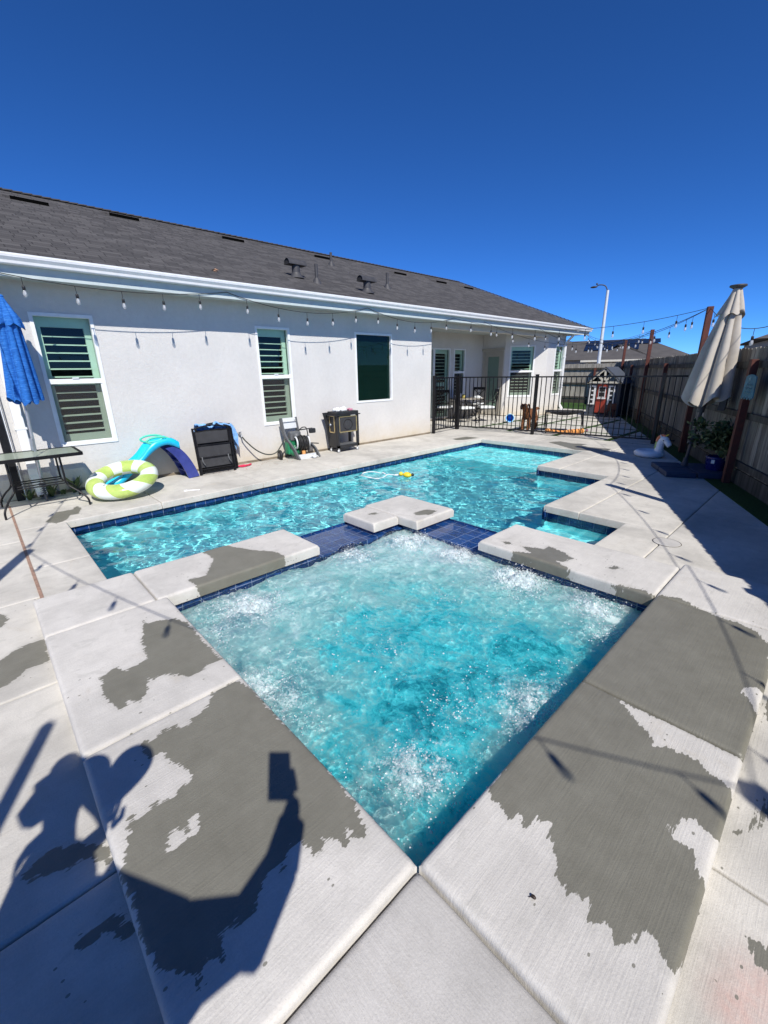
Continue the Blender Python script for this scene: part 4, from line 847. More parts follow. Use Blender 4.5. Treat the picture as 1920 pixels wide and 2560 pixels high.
for v in vs: a = math.atan2(v[1], v[0]); c_ = math.atan2(v[2], math.hypot(v[0], v[1])-.36); st.append(math.sin(6*a+1.0*math.sin(c_)+c_*.55))
b = MB(); vv = [q @ Vector(v)+Vector((-6.50, .62, .24)) for v in vs]; b.add(vv, fs, True); o = b.build('tube', 'vinyl', rg)
a_ = o.data.attributes.new('stripe', 'FLOAT', 'POINT'); a_.data.foreach_set('value', np.array(st, np.float32))
b = MB(); p = q @ Vector((.2, -.28, .115))+Vector((-6.50, .62, .24)); b.lathe([(.012, 0), (.012, .012), (0, .014)], p, 8, True, up_); b.build('valve', 'white', rg)

# --- small toy slide
M['cyan'] = simple('cyan_plastic', (0.01, 0.50, 0.80), 0.35, var=.06, bmp=.1, bsc=20); M['navy'] = simple('navy_plastic', (0.035, 0.05, 0.23), 0.4, var=.2); M['mint'] = simple('mint_plastic', (0.10, 0.62, 0.42), 0.4, var=.06)
sd = thing('toy_slide', (-7.02, 1.35, 0), 'small cyan and navy plastic toy slide against the wall', 'slide')
path = spline([(1.62, .585), (1.50, .655), (1.36, .66), (1.20, .585), (1.03, .43), (.85, .27), (.62, .10), (.45, .05)], 4) if False else None
pts = [Vector((0, y, z)) for y, z in ((1.60, .57), (1.46, .645), (1.32, .64), (1.16, .55), (1.0, .41), (.84, .27), (.66, .13), (.5, .06))]; sp = spline(pts, 5); vs = []
for i, p in enumerate(sp):
    wv = .018*math.sin(i*.55); lip = .085+wv*.8
    for x, h in ((-7.235, .02), (-7.23, lip), (-7.205, lip+.01), (-7.185, .02), (-7.02, .0), (-6.865, .02), (-6.845, lip+.01), (-6.82, lip), (-6.815, -.015), (-7.02, -.03)): vs.append((x, p.y, p.z+h-.02))
k = 10; b = MB(); b.add(vs, [(i*k+j, i*k+(j+1) % k, (i+1)*k+(j+1) % k, (i+1)*k+j) for i in range(len(sp)-1) for j in range(k)], True); b.build('chute', 'cyan', sd)
for xx in (-7.19, -6.85):
    b = MB(); c_ = [(xx, 1.30+.17*math.cos(a)-.01, .695+.055*math.sin(a)) for a in np.linspace(0, 2*PI, 25)]; b.tube(c_, .017, 7); b.build('handle', 'mint', sd)
for xx in (-7.22, -6.86):
    b = MB(); cp = spline([(0, 1.47, .56), (0, 1.60, .40), (0, 1.70, .20), (0, 1.765, .0)], 5); vs = []
    for p in cp: vs += [(xx-.02, p.y-.09, p.z), (xx+.02, p.y-.09, p.z), (xx+.02, p.y+.09, p.z+.02), (xx-.02, p.y+.09, p.z+.02)]
    b.add(vs, [(i*4+j, i*4+(j+1) % 4, (i+1)*4+(j+1) % 4, (i+1)*4+j) for i in range(len(cp)-1) for j in range(4)], False); b.build('side_rail', 'navy', sd)
for y, z in ((1.70, .12), (1.62, .28), (1.54, .43)):
    b = MB(); b.box(-7.20, -6.88, y-.06, y+.06, z, z+.025); b.build('step', 'navy', sd)

# --- folded sling chairs
def chair_parts(root):
    f = MB(); W_, Hh = .62, .82
    for y in (0, W_): f.beam((0, y, 0), (-.05, y, Hh), .025, .03); f.beam((.028, y+.012, .03), (-.02, y+.012, Hh*.93), .02, .022)
    top = [(-.05, W_*t, Hh-.02+.05*math.sin(PI*t)) for t in np.linspace(0, 1, 13)]; f.tube(top, .012, 7)
    f.tube([(p[0], p[1], p[2]-.055-.03*math.sin(PI*i/12)) for i, p in enumerate(top)], .008, 6)
    for z in (.10, .30, .52): f.beam((.008, 0, z), (.008, W_, z+.0), .018, .02)
    f.beam((.03, .02, .045), (.03, W_, .045), .014, .014)
    f.build('frame', 'blackm', root)
    s_ = MB(); s_.box(-.045, -.035, .02, W_-.02, .55, .745); s_.build('back_sling', 'sling', root)
    s_ = MB(); s_.box(-.015, .0, .02, W_-.02, .13, .50); s_.build('seat_sling', 'sling', root)
    for y in (.06, W_-.09):
        a_ = MB(); a_.tube(spline([(.03, y, .32), (.05, y, .24), (.045, y+.03, .18)], 4), .011, 6); a_.build('armrest', 'grayp', root)
fc = thing('folding_chair', (0, 0, 0), 'outermost black folded sling chair in the row leaning on the wall', 'chair', 'folded sling chairs leaning on the wall'); chair_parts(fc)
fl = ['second black folded sling chair, just behind the outermost one', 'third black folded sling chair, nearly hidden and nearer the wall', 'innermost black folded sling chair touching the white wall']
for i, (x, y, l) in enumerate([(-6.99, 1.985, fl[0]), (-7.08, 2.02, fl[1]), (-7.16, 2.08, fl[2])]): c_ = copy_tree(fc); c_.location = (x, y, 0); c_['label'] = l; c_.rotation_euler = (0, -.05, .03*i)
fc.location = (-6.90, 1.90, 0); fc.rotation_euler = (0, -.06, -.02)
M['towel'] = simple('blue_towel', (0.20, 0.42, 0.80), 0.6, var=.3, sc=20, bmp=.8, bsc=40)
tw = MB(); rr = np.random.default_rng(4)
gx_, gy_ = 16, 30; vs = []
for i in range(gy_):
    y = 1.98+.76*i/(gy_-1)
    for j in range(gx_):
        t = j/(gx_-1); fold = .02*math.sin(i*1.1+2*t)+.012*math.sin(i*2.3+t*5)
        if t < .5: x, z = -7.08+.03*t+fold*.5, .85-(.24*(1-2*t) if i > 24 else .03)+.02*math.sin(i*.5)
        else: x, z = -7.07-.14*(t-.5)*2+fold*.5, .86-.30*((t-.5)*2)**2+.03*math.sin(i*.5)
        if i > gy_-5: z -= .05*(i-gy_+5)**1.2
        vs.append((x, y, z+.02*math.sin(i*.9+t*3)))
tw.add(vs, [(i*gx_+j, i*gx_+j+1, (i+1)*gx_+j+1, (i+1)*gx_+j) for i in range(gy_-1) for j in range(gx_-1)], True)
tag(tw.build('towel', 'towel'), 'light blue pool wrap draped over the top of the folded chairs', 'towel')

# --- pressure washer and garden hose
pwsh = thing('pressure_washer', (-6.95, 3.95, 0), 'grey and white pressure washer with coiled black hose under the narrow window', 'pressure washer')
M['silver'] = simple('silver_plastic', (0.62, 0.64, 0.65), 0.4, var=.05); M['greenp'] = simple('green_plastic', (0.02, 0.20, 0.09), 0.4); M['orange'] = simple('orange_plastic', (0.75, 0.35, 0.12), 0.5); M['rubber'] = simple('black_rubber', (0.012, 0.012, 0.012), .6)
for y, dy in ((3.70, .05), (4.04, .20)):
    b = MB(); c_ = spline([(-7.12, y, .83), (-7.10, y+.02, .60), (-7.02, y+.04, .42), (-6.90, y+dy+.06, .22), (-6.80, y+dy+.12, .0)], 5)
    vs = []
    for i, p in enumerate(c_): w_ = .045-.012*abs(i/len(c_)-.5); vs += [p+Vector((-w_, -.018, -.01)), p+Vector((w_, -.018, .01)), p+Vector((w_, .018, .01)), p+Vector((-w_, .018, -.01))]
    b.add(vs, [(i*4+j, i*4+(j+1) % 4, (i+1)*4+(j+1) % 4, (i+1)*4+j) for i in range(len(c_)-1) for j in range(4)]+[(0, 3, 2, 1)]); b.build('side_frame', 'grayp', pwsh)
b = MB(); b.beam((-7.085, 3.87, .62), (-7.105, 3.87, .75), .33, .02, (1, 0, 0)); b.beam((-7.10, 3.87, .78), (-7.11, 3.87, .83), .33, .03, (1, 0, 0)); b.box(-7.10, -7.07, 3.72, 4.02, .755, .77); b.build('handle_panel', 'silver', pwsh)
b = MB(); b.beam((-6.83, 3.86, .05), (-6.80, 4.28, .05), .02, .10); b.build('base_bar', 'silver', pwsh)
b = MB()
for k in range(7): b.v, b.f, b.sm = b.v, b.f, b.sm; vs, fs = torus(.135+.012*(k % 2), .016, 30, 7); qq = Vector((0, 0, 1)).rotation_difference(Vector((.15, 1, .05*math.sin(k)))); b.add([qq @ Vector(v)+Vector((-6.92, 3.93+.034*k, .34-.006*k)) for v in vs], fs, True)
b.build('hose_coil', 'rubber', pwsh)
for y in (3.88, 4.17):
    b = MB(); vs, fs = torus(.115, .017, 30, 8); qq = Vector((0, 0, 1)).rotation_difference(Vector((.2, 1, 0))); b.add([qq @ Vector(v)+Vector((-6.91, y, .34)) for v in vs], fs, True); b.build('reel_rim', 'silver', pwsh)
b = MB(); b.box(-7.12, -6.98, 3.74, 4.02, .10, .40, .03); b.ball((-7.0, 3.9, .16), .12, sc=(1, 1.1, .9)); b.build('motor_housing', 'greenp', pwsh)
b = MB(); b.box(-7.08, -6.95, 3.80, 4.05, .38, .56, .03); b.ball((-6.94, 3.93, .47), .07); b.build('pump_cover', 'grayp', pwsh)
b = MB(); b.box(-6.87, -6.83, 3.98, 4.05, .08, .17, .01); b.build('plug', 'orange', pwsh)
for x, y in ((-7.12, 3.62), (-7.14, 4.2)):
    b = MB(); b.lathe([(.0, -.03), (.07, -.03), (.10, -.018), (.10, .018), (.07, .03), (.0, .03)], (x, y, .10), 20, True, (0.1, 1, 0)); w_ = b.build('wheel', 'rubber', pwsh)
    c = MB(); c.lathe([(.0, -.034), (.04, -.034), (.045, .0)], (x, y, .10), 14, True, (0.1, 1, 0)); c.build('hub', 'grayp', w_)
b = MB(); b.tube(spline([(-6.98, 4.02, .58), (-6.9, 4.08, .64), (-6.86, 4.14, .58), (-6.86, 4.16, .2), (-6.88, 4.1, .08)], 6), .011, 7); b.tube([(-6.97, 4.0, .58), (-6.90, 4.30, .60)], .012, 7); b.box(-6.93, -6.86, 4.22, 4.36, .50, .60, .02); b.build('spray_gun', 'blackp', pwsh)
b = MB(); b.tube([(-6.9, 4.22, .30), (-6.88, 4.42, .27)], .012, 7); b.build('reel_crank', 'blackp', pwsh)
b = MB(); b.tube([(-6.84, 4.10, .015), (-6.72, 4.22, .07), (-6.74, 4.30, .02)], .013, 7); b.ball((-6.73, 4.2, .03), .035, sc=(1.3, 1.3, .8)); b.build('nozzle', 'silver', pwsh)
M['hose'] = simple('dark_hose', (0.05, 0.055, 0.045), 0.5)
hs_ = MB(); hs_.tube(spline([(-7.19, 2.875, .55), (-7.17, 2.95, .44), (-7.13, 3.12, .26), (-7.10, 3.32, .155), (-7.07, 3.50, .17), (-7.05, 3.62, .30), (-7.04, 3.70, .41), (-7.03, 3.74, .43)], 7), .0125, 8)
tag(hs_.build('garden_hose', 'hose'), 'dark garden hose hanging from the wall faucet to the pressure washer', 'hose')
M['redp'] = simple('red_plastic', (0.65, 0.03, 0.09), 0.5)
b = MB(); b.tube(spline([(-7.1, 2.62, .02), (-7.0, 2.72, .03), (-7.02, 2.86, .025), (-7.1, 2.95, .02)], 5), .018, 7); b.box(-7.06, -6.98, 2.70, 2.80, .01, .045, .01); tag(b.build('toy_rake', 'redp'), 'small red plastic toy lying by the foot of the folded chairs', 'toy')

# --- black rolling cooler cart with gold framed panels
ct = thing('rolling_cart', (-6.97, 5.2, 0), 'black rolling patio cart with gold framed panels below the plain window', 'cart')
xa, xb, ya, yb = -7.15, -6.82, 4.90, 5.50
b = MB()
for x in (xa, xb-.05):
    for y in (ya, yb-.05): b.box(x, x+.05, y, y+.05, .10, .80)
b.box(xa, xb, ya, yb, .10, .155); b.box(xa+.05, xa+.06, ya+.05, yb-.05, .42, .80); b.build('frame', 'blackp', ct)
b = MB(); b.box(xa+.0, xb-.052, ya-.004, ya+.012, .12, .80); b.box(xa+.01, xa+.03, ya-.13, ya-.005, .10, .80) if False else None; b.build('side_panel', 'blackp', ct)
b = MB(); b.add([(xa-.02, ya-.14, .86), (xa-.02, ya-.005, .86), (xa-.02, ya-.005, .12), (xa-.02, ya-.06, .60), (xa+.0, ya-.14, .86), (xa+.0, ya-.005, .86), (xa+.0, ya-.005, .12), (xa+.0, ya-.06, .60)], [(0, 3, 2, 1), (4, 5, 6, 7), (0, 1, 5, 4), (0, 4, 7, 3), (3, 7, 6, 2)]); b.build('push_handle', 'blackp', ct)
b = MB(); b.box(xb-.04, xb-.012, ya+.05, yb-.05, .43, .78); p_ = b.build('front_panel', 'sling', ct)
def goldframe(par, P, U, V, w_, h, t=.022, e=.008):
    g_ = MB(); P, U, V = Vector(P), Vector(U), Vector(V); Nn = U.cross(V)
    for a, c in ((P, P+U*w_), (P+V*h, P+U*w_+V*h), (P, P+V*h), (P+U*w_, P+U*w_+V*h)): g_.beam(a, c, t, e, Nn)
    return g_.build('gold_trim', 'gold', par)
goldframe(p_, (xb-.006, ya+.06, .445), (0, 1, 0), (0, 0, 1), yb-ya-.12, .33)
vs, fs = torus(.11, .004, 30, 6); g_ = MB(); g_.add([Vector((xb-.008, 5.2+v[1]*1.1, .60+v[0])) for v in vs], fs, True); g_.build('emblem_ring', 'grayp', p_)
goldframe(ct, (xa+.06, ya-.010, .44), (1, 0, 0), (0, 0, 1), .17, .35)
b = MB(); b.lathe([(.0, 0), (.03, 0), (.03, .02), (.0, .03)], (xa+.10, ya-.012, .60), 12, True, (0, -1, 0)); b.build('bottle_opener', 'steel', ct)
b = MB(); b.box(xa-.02, xb+.02, ya-.06, yb+.04, .80, .82); b.box(xa+.01, xb-.0, ya-.02, yb+.0, .82, .885, .006); b.build('lid', 'blackp', ct)
b = MB(); b.box(xa+.05, xb-.05, ya+.05, yb-.05, .155, .17); b.build('shelf', 'grayp', ct)
for x in (xa+.03, xb-.03):
    for y in (ya+.03, yb-.03):
        b = MB(); b.lathe([(0, -.012), (.036, -.012), (.036, .012), (0, .012)], (x, y, .036), 14, True, (1, .3, 0)); w_ = b.build('caster', 'silver', ct); c = MB(); c.box(x-.012, x+.012, y-.012, y+.012, .05, .10); c.build('fork', 'steel', w_)
def crumple(name, c, s, m, seed, label, cat):
    bm = bmesh.new(); bmesh.ops.create_icosphere(bm, subdivisions=3, radius=1); r = random.Random(seed)
    from mathutils import noise as mn
    for v in bm.verts:
        k = 1+.42*mn.noise(v.co*2.1+Vector((seed, 0, 0)))+.22*mn.noise(v.co*5+Vector((0, seed, 0))); v.co = Vector((v.co.x*s[0]*k+c[0], v.co.y*s[1]*k+c[1], max(0, v.co.z*s[2]*k+s[2]*.55)+c[2]))
    b = MB(); b.frombm(bm, None, True); return tag(b.build(name, m), label, cat)
M['cloth_w'] = simple('white_cloth', (0.75, 0.78, 0.78), 0.8, bmp=.4)
crumple('rag', (-6.98, 5.02, .885), (.08, .10, .05), 'cloth_w', 1, 'crumpled white cloth on the left of the cart lid', 'cloth')
crumple('rag', (-6.98, 5.20, .885), (.07, .08, .055), 'cloth_w', 2, 'crumpled white cloth in the middle of the cart lid', 'cloth')
b = MB(); b.box(-7.02, -6.94, 5.34, 5.44, .885, .925, .01); b.tube([(-7.0, 5.3, .90), (-6.95, 5.36, .935)], .01, 7); M['pinkp'] = simple('pink_plastic', (0.6, 0.25, 0.35), .5); tag(b.build('toy_box', 'pinkp'), 'small pink and white packet at the right end of the cart lid', 'packet')

# --- floating pool cleaner
cl = thing('pool_cleaner', (-5.16, 4.43, -.15), 'white floating hose loop with a small yellow head in the pool', 'pool cleaner')
b = MB(); ring = [(-5.16+.25*math.cos(a)*1.05, 4.44+.22*math.sin(a), -.150+.010*math.sin(3*a)) for a in np.linspace(.5, 2*PI+.2, 40)]
b.tube(spline(ring[::3]+[(-4.95, 4.62, -.135), (-4.8, 4.72, -.15)], 4), .008, 7); b.build('float_hose', 'white', cl)
for a in (1.4, 3.2, 5.1): c = MB(); c.tube([(-5.16+.26*math.cos(a+t), 4.44+.22*math.sin(a+t), -.145) for t in (-.16, 0, .16)], .013, 8); c.build('hose_float', 'white', cl)
M['yellow'] = simple('yellow_plastic', (0.85, 0.62, 0.04), 0.4)
b = MB(); b.ball((-4.62, 4.78, -.12), .07, sc=(1.3, 1, .75)); b.ball((-4.70, 4.70, -.10), .04); b.build('cleaner_head', 'yellow', cl); c = MB(); c.ball((-4.54, 4.84, -.115), .03); c.build('tail_cap', 'blackp', cl); c = MB(); c.tube([(-4.84, 4.69, -.145), (-4.72, 4.72, -.13)], .022, 8); c.build('joint_sleeve', 'white', cl)

# --- unicorn float
un = thing('unicorn_float', (-1.84, 8.86, 0), 'small white inflatable unicorn float lying in the fence shade', 'pool float')
M['vwhite'] = simple('white_vinyl', (0.78, 0.80, 0.84), 0.3, var=.04)
vs, fs = torus(.185, .082, 40, 16, .8); b = MB(); b.add([Vector(v)+Vector((-1.84, 8.86, .068)) for v in vs], fs, True); b.build('ring', 'vwhite', un)
hd = Vector((.95, -.3, 0)).normalized()
def U(a, z): return Vector((-1.66, 8.80, 0))+hd*a+Vector((0, 0, z))
b = MB(); b.tube(spline([U(-.02, .06), U(0, .20), U(.01, .31), U(.05, .37), U(.11, .34), U(.17, .27), U(.185, .255)], 5), [.075]*5+[.066]*5+[.06]*5+[.064]*5+[.052]*5+[.042]*5+[.02], 14); b.build('head', 'vwhite', un)
b = MB(); b.tube([U(.06, .42), U(.13, .475)], [.022, .004], 10); b.build('horn', 'yellow', un)
M['mane_o'] = simple('orange_vinyl', (0.75, 0.22, 0.10), .4); M['mane_g'] = simple('green_vinyl', (0.35, 0.55, 0.15), .4)
b = MB(); b.tube(spline([U(.08, .425), U(.02, .44), U(-.05, .39), U(-.07, .32)], 5), .028, 9); b.build('mane', 'mane_o', un)
b = MB(); b.tube(spline([U(-.068, .31), U(-.078, .24), U(-.085, .17)], 5), .022, 9); b.build('mane', 'mane_g', un)
sd_ = Vector((hd.y, -hd.x, 0))
for s_ in (1, -1):
    b = MB(); b.ball(U(.085, .355)+sd_*s_*.055, .014); b.build('eye', 'blackp', un)
    b = MB(); b.tube([U(.02, .41)+sd_*s_*.035, U(.0, .455)+sd_*s_*.045], [.018, .004], 7); b.build('ear', 'vwhite', un)

# --- beige cantilever parasol
bp = thing('parasol', (-.96, 7.75, 0), 'tall closed beige parasol leaning beside the right fence', 'parasol')
m, n, out = mat('beige_fabric'); v = coords(n); col = ramp(n, noise(n, v, 2.5, 6, .6), [(.3, (.40, .365, .31)), (.7, (.53, .49, .425))]).outputs[0]
p_ = pbsdf(n, out, col, .9, 0, bump(n, noise(n, v, 300, 2), .3, .002), .15); M['beige'] = m
T_ = Vector((-.825, 7.945, 2.79)); B_ = Vector((-.915, 7.925, 1.16))
canopy(6, [(0, .05), (.06, .075), (.18, .12), (.5, .24), (1, .345)], T_, B_, 160, .62, 8, .06, .9).build('canopy', 'beige', bp)
canopy(6, [(0, .05), (.3, .085), (1, .185)], T_+Vector((0, 0, .02)), T_+Vector((-.01, 0, -.36)), 120, .34, 12, .035, .3).build('vent_flap', 'beige', bp)
b = MB(); b.lathe([(.0, .055), (.105, .05), (.11, .03), (.06, 0), (0, 0)][::-1], T_+Vector((0, 0, .0)), 18); b.build('top_cap', 'ventm', bp)
b = MB(); b.tube([(-1.03, 7.92, .09), (-.93, 7.93, 1.25), T_], .026, 12); b.tube([(-.96, 7.93, .98), (-.945, 7.93, 1.16)], .05, 12); b.tube([(-1.02, 7.92, .46), (-1.015, 7.92, .54)], .036, 12); b.build('mast', 'ventm', bp)
b = MB(); b.beam((-.70, 7.96, 1.02), (-.68, 7.96, 1.35), .09, .09); b.build('crank_housing', 'blackp', bp)
M['baseb'] = simple('dark_blue_base', (0.03, 0.045, 0.085), .6)
ang = .52; b = MB()
for i in range(2):
    for j in range(2): b.box(-.44+i*.45, -.01+i*.45, -.44+j*.45, -.01+j*.45, .0, .085, .02)
b.tf(Matrix.Translation((-.93, 7.74, 0)) @ Matrix.Rotation(ang, 4, 'Z')); b.build('base_weight', 'baseb', bp)
b = MB(); b.lathe([(.06, .085), (.045, .10), (.035, .22)], (-1.025, 7.92, 0), 14); b.build('base_socket', 'ventm', bp)

# --- potted plant
M['leafd'] = simple('dark_leaves', (0.045, 0.075, 0.022), .6, var=.6, sc=12); M['bluepot'] = simple('blue_glazed_pot', (0.012, 0.016, 0.12), .25); M['tagw'] = simple('white_tag', (.7, .7, .7), .6)
pp = thing('potted_plant', (-.60, 7.88, 0), 'bushy plant in a dark blue pot in front of the right fence', 'plant')
b = MB(); b.lathe([(0, 0), (.10, 0), (.125, .05), (.145, .27), (.155, .30), (.13, .30), (.12, .24), (0, .24)], (-.60, 7.88, 0), 24); pt = b.build('pot', 'bluepot', pp); b = MB(); b.box(-.64, -.595, 7.725, 7.728, .20, .26); b.build('price_tag', 'tagw', pt)
def bush(c, R_, n_, m, parent, seed, lsz=.05, zs=.7):
    r = random.Random(seed); b = MB(); c = Vector(c); stems = MB()
    hub = [Vector((r.gauss(0, .42), r.gauss(0, .42), abs(r.gauss(.1, .5))))*R_ for _ in range(26)]
    for h in hub: stems.tube(bez(c-Vector((0, 0, R_*.55)), c+h*.3, c+Vector((h.x, h.y, h.z*zs)), 5), .004, 5)
    for i in range(n_):
        h = hub[r.randrange(len(hub))]; p = c+Vector((h.x, h.y, h.z*zs))+Vector((r.gauss(0, .16), r.gauss(0, .16), r.gauss(0, .13)))*R_
        d = Vector((r.gauss(0, 1), r.gauss(0, 1), r.gauss(.2, .7))).normalized(); s = d.cross(Vector((r.gauss(0, 1), r.gauss(0, 1), r.gauss(0, 1)))).normalized(); L_ = lsz*r.uniform(.6, 1.4); w_ = L_*.28
        b.add([p, p+d*L_*.5+s*w_, p+d*L_, p+d*L_*.5-s*w_], [(0, 1, 2, 3)])
    b.build('foliage', m, parent); stems.build('stem', 'leafd', parent)
bush((-.56, 7.86, .48), .36, 2200, 'leafd', pp, 5, .075, .75)

# --- pool sign on the fence post
def starfish(c, r_, nrm, u, m, parent):
    b = MB(); vs = [Vector(c)+nrm*.006]; u = Vector(u).normalized(); v = nrm.cross(u)
    for i in range(10): a = PI*i/5; rr_ = r_ if i % 2 == 0 else r_*.42; vs.append(Vector(c)+u*rr_*math.sin(a)+v*rr_*math.cos(a))
    b.add(vs, [(0, i+1, (i+1) % 10+1) for i in range(10)]); return b.build('starfish', m, parent)
M['teal'] = simple('teal_sign_paint', (0.03, 0.15, 0.21), .6, var=.4, sc=10); M['signlt'] = simple('pale_sign_paint', (0.16, 0.30, 0.34), .6)
sg = thing('pool_sign', fpt(2.82, 6.55, 1.25), 'teal wave shaped pool sign with a starfish on the right fence', 'sign')
n = 24; top_ = [(-.17+.34*i/n, .27+.03*math.sin(PI*i/n)) for i in range(n+1)]; bot = [(.20-.40*i/n, .02*math.sin(i*1.1)-.01) for i in range(n+1)]; P2 = top_+bot; b = MB()
def SP(u_, z, k=0.0): return fpt(2.82-k, 6.55-u_, 1.28+z)
b.add([SP(u_, z) for u_, z in P2]+[SP(u_, z, -.012) for u_, z in P2], [tuple(range(len(P2))), tuple(range(len(P2), 2*len(P2)))[::-1]]+[(i, len(P2)+i, len(P2)+(i+1) % len(P2), (i+1) % len(P2)) for i in range(len(P2))]); b.build('board', 'teal', sg)
starfish(SP(-.01, .245, .004), .05, -FN, (0, 0, 1), 'signlt', sg)
for k in range(3): b = MB(); b.tube([SP(-.11+.02*j, .06+.055*k+.012*math.sin(j*1.9+k*2), .004) for j in range(12)], .004, 5); b.build('script_line', 'signlt', sg)
b = MB(); b.tube([SP(u_, z-.004, .003) for u_, z in bot], .004, 5); b.build('edge_line', 'signlt', sg)

# --- round skimmer lid in the deck
b = MB(); b.lathe([(0, .004), (.118, .004), (.122, .0)], (-.28, 4.06, .0), 36, False); ld = b.build('skimmer_lid', 'corner'); tag(ld, 'round skimmer lid set in the deck near the right steps', 'lid')
c = MB(); vs, fs = torus(.125, .003, 48, 6, .8); c.add([Vector(v)+Vector((-.28, 4.06, .001)) for v in vs], fs, True); c.build('ring', 'joint', ld)

# --- playhouse
ph = thing('playhouse', (-5.5, 16.4, 0), 'grey wooden playhouse with red door in the far corner of the yard', 'playhouse')
M['phgrey'] = simple('slate_paint', (0.055, 0.065, 0.085), .7, var=.15); M['reddoor'] = simple('red_door_paint', (0.36, 0.045, 0.025), .5); M['cream'] = simple('cream_trim', (0.60, 0.57, 0.48), .6)
x0, x1, yf, yb2 = -6.04, -4.93, 16.0, 16.9
b = MB(); b.box(x0, x0+.03, yf, yb2, .06, 1.2); b.box(x1-.03, x1, yf, yb2, .06, 1.2); b.box(x0, x1, yb2-.03, yb2, .06, 1.2); b.box(x0+.03, -5.74, yf, yf+.03, .06, 1.2); b.box(-5.36, x1-.03, yf, yf+.03, .06, 1.2); b.box(-5.74, -5.36, yf, yf+.03, 1.13, 1.2)
for x in (x0, x1-.06): b.box(x, x+.06, yf-.025, yf-.001, .06, 1.18)
b.box(x0+.03, x1-.03, yf+.03, yb2-.03, .06, .10); b.build('wall', 'phgrey', ph)
ax, az = -5.49, 1.70; b = MB()
for xx, s_ in ((x0-.09, 1), (x1+.09, -1)):
    A = Vector((xx, 0, 1.14)); B = Vector((ax, 0, az)); nn = Vector((-(B-A).z*s_, 0, (B-A).x*s_)).normalized()*.025
    b.add([(A.x, yf-.14, A.z), (B.x, yf-.14, B.z), (B.x, yb2+.08, B.z), (A.x, yb2+.08, A.z), (A.x+nn.x, yf-.14, A.z+nn.z), (B.x+nn.x, yf-.14, B.z+.03), (B.x+nn.x, yb2+.08, B.z+.03), (A.x+nn.x, yb2+.08, A.z+nn.z)], [(0, 1, 2, 3), (7, 6, 5, 4), (0, 4, 5, 1), (3, 2, 6, 7), (0, 3, 7, 4)])
b.build('roof', 'phgrey', ph)
b = MB(); yq = yf-.10
for a, c in (((x0-.04, 1.17), (ax, az-.03)), ((x1+.04, 1.17), (ax, az-.03)), ((x0-.04, 1.20), (x1+.04, 1.20)), ((ax, 1.2), (ax, az-.05)), ((ax, 1.22), (ax-.24, 1.43)), ((ax, 1.22), (ax+.24, 1.43))): b.beam((a[0], yq, a[1]), (c[0], yq, c[1]), .025, .065, (0, 1, 0)) if False else b.beam((a[0], yq, a[1]), (c[0], yq, c[1]), .065, .025, (0, 1, 0))
b.build('gable_trim', 'cream', ph)
b = MB(); b.box(-5.735, -5.365, yf-.012, yf+.012, .13, 1.125); dd = b.build('door', 'reddoor', ph)
b = MB(); b.box(-5.67, -5.43, yf-.03, yf-.013, .68, 1.05); b.box(-5.69, -5.41, yf-.05, yf-.013, .62, .67); wn = b.build('window', 'white', dd)
b = MB()
for i in range(2):
    for j in range(2): b.box(-5.65+.11*i, -5.56+.11*i, yf-.033, yf-.0305, .70+.175*j, .855+.175*j)
b.build('pane', 'interior', wn)
for xx in (-6.03+.04, -5.33):
    b = MB(); b.box(xx, xx+.22, yf-.045, yf-.027, .42, 1.09); sh = b.build('shutter', 'white', ph); b = MB()
    for j in range(4): b.box(xx+.065, xx+.155, yf-.049, yf-.046, .47+.155*j, .575+.155*j)
    b.build('pane', 'interior', sh)
b = MB(); b.box(x0-.02, x1+.02, yf-.18, yf-.03, .02, .07); b.build('porch_board', 'phgrey', ph)
b = MB(); b.box(-5.27, -4.97, yf-.30, yf-.06, .22, .25); b.box(-5.27, -4.97, yf-.10, yf-.06, .25, .48)
for x in (-5.26, -5.0): b.box(x, x+.03, yf-.29, yf-.26, 0, .22); b.box(x, x+.03, yf-.10, yf-.07, 0, .22)
b.build('bench', 'redwood', ph)

# --- brown curly dog
dg = thing('dog', (-5.40, 10.80, 0), 'brown curly haired dog standing behind the iron fence and facing the pool', 'dog')
Q = lambda a, l, z, r, r2=None: (-5.54+l*.99-a*.12, 10.56+a*.99+l*.12, z, r, r2 or r)   # a runs back along the body, l sideways
nodes = [Q(.62, 0, .50, .115, .125), Q(.40, 0, .47, .12, .135), Q(.18, 0, .49, .125, .15), Q(.05, 0, .56, .10), Q(-.02, 0, .66, .085), Q(-.05, 0, .735, .088, .08), Q(-.15, 0, .715, .055), Q(-.21, 0, .70, .042),
  Q(.14, .085, .36, .062), Q(.10, .085, .20, .046), Q(.08, .085, .05, .042), Q(.03, .085, .022, .038),
  Q(.14, -.085, .36, .062), Q(.10, -.085, .20, .046), Q(.08, -.085, .05, .042), Q(.03, -.085, .022, .038),
  Q(.64, .09, .36, .075), Q(.58, .09, .24, .052), Q(.68, .09, .14, .036), Q(.64, .09, .04, .036), Q(.59, .09, .02, .035),
  Q(.64, -.09, .36, .075), Q(.58, -.09, .24, .052), Q(.68, -.09, .14, .036), Q(.64, -.09, .04, .036), Q(.59, -.09, .02, .035),
  Q(.74, 0, .55, .045), Q(.86, .02, .60, .04), Q(.96, .05, .56, .03)]
ed = [(0, 1), (1, 2), (2, 3), (3, 4), (4, 5), (5, 6), (6, 7), (2, 8), (8, 9), (9, 10), (10, 11), (2, 12), (12, 13), (13, 14), (14, 15), (0, 16), (16, 17), (17, 18), (18, 19), (19, 20), (0, 21), (21, 22), (22, 23), (23, 24), (24, 25), (0, 26), (26, 27), (27, 28)]
skinned('body', nodes, ed, 'fur', dg, 3, 1, .028)
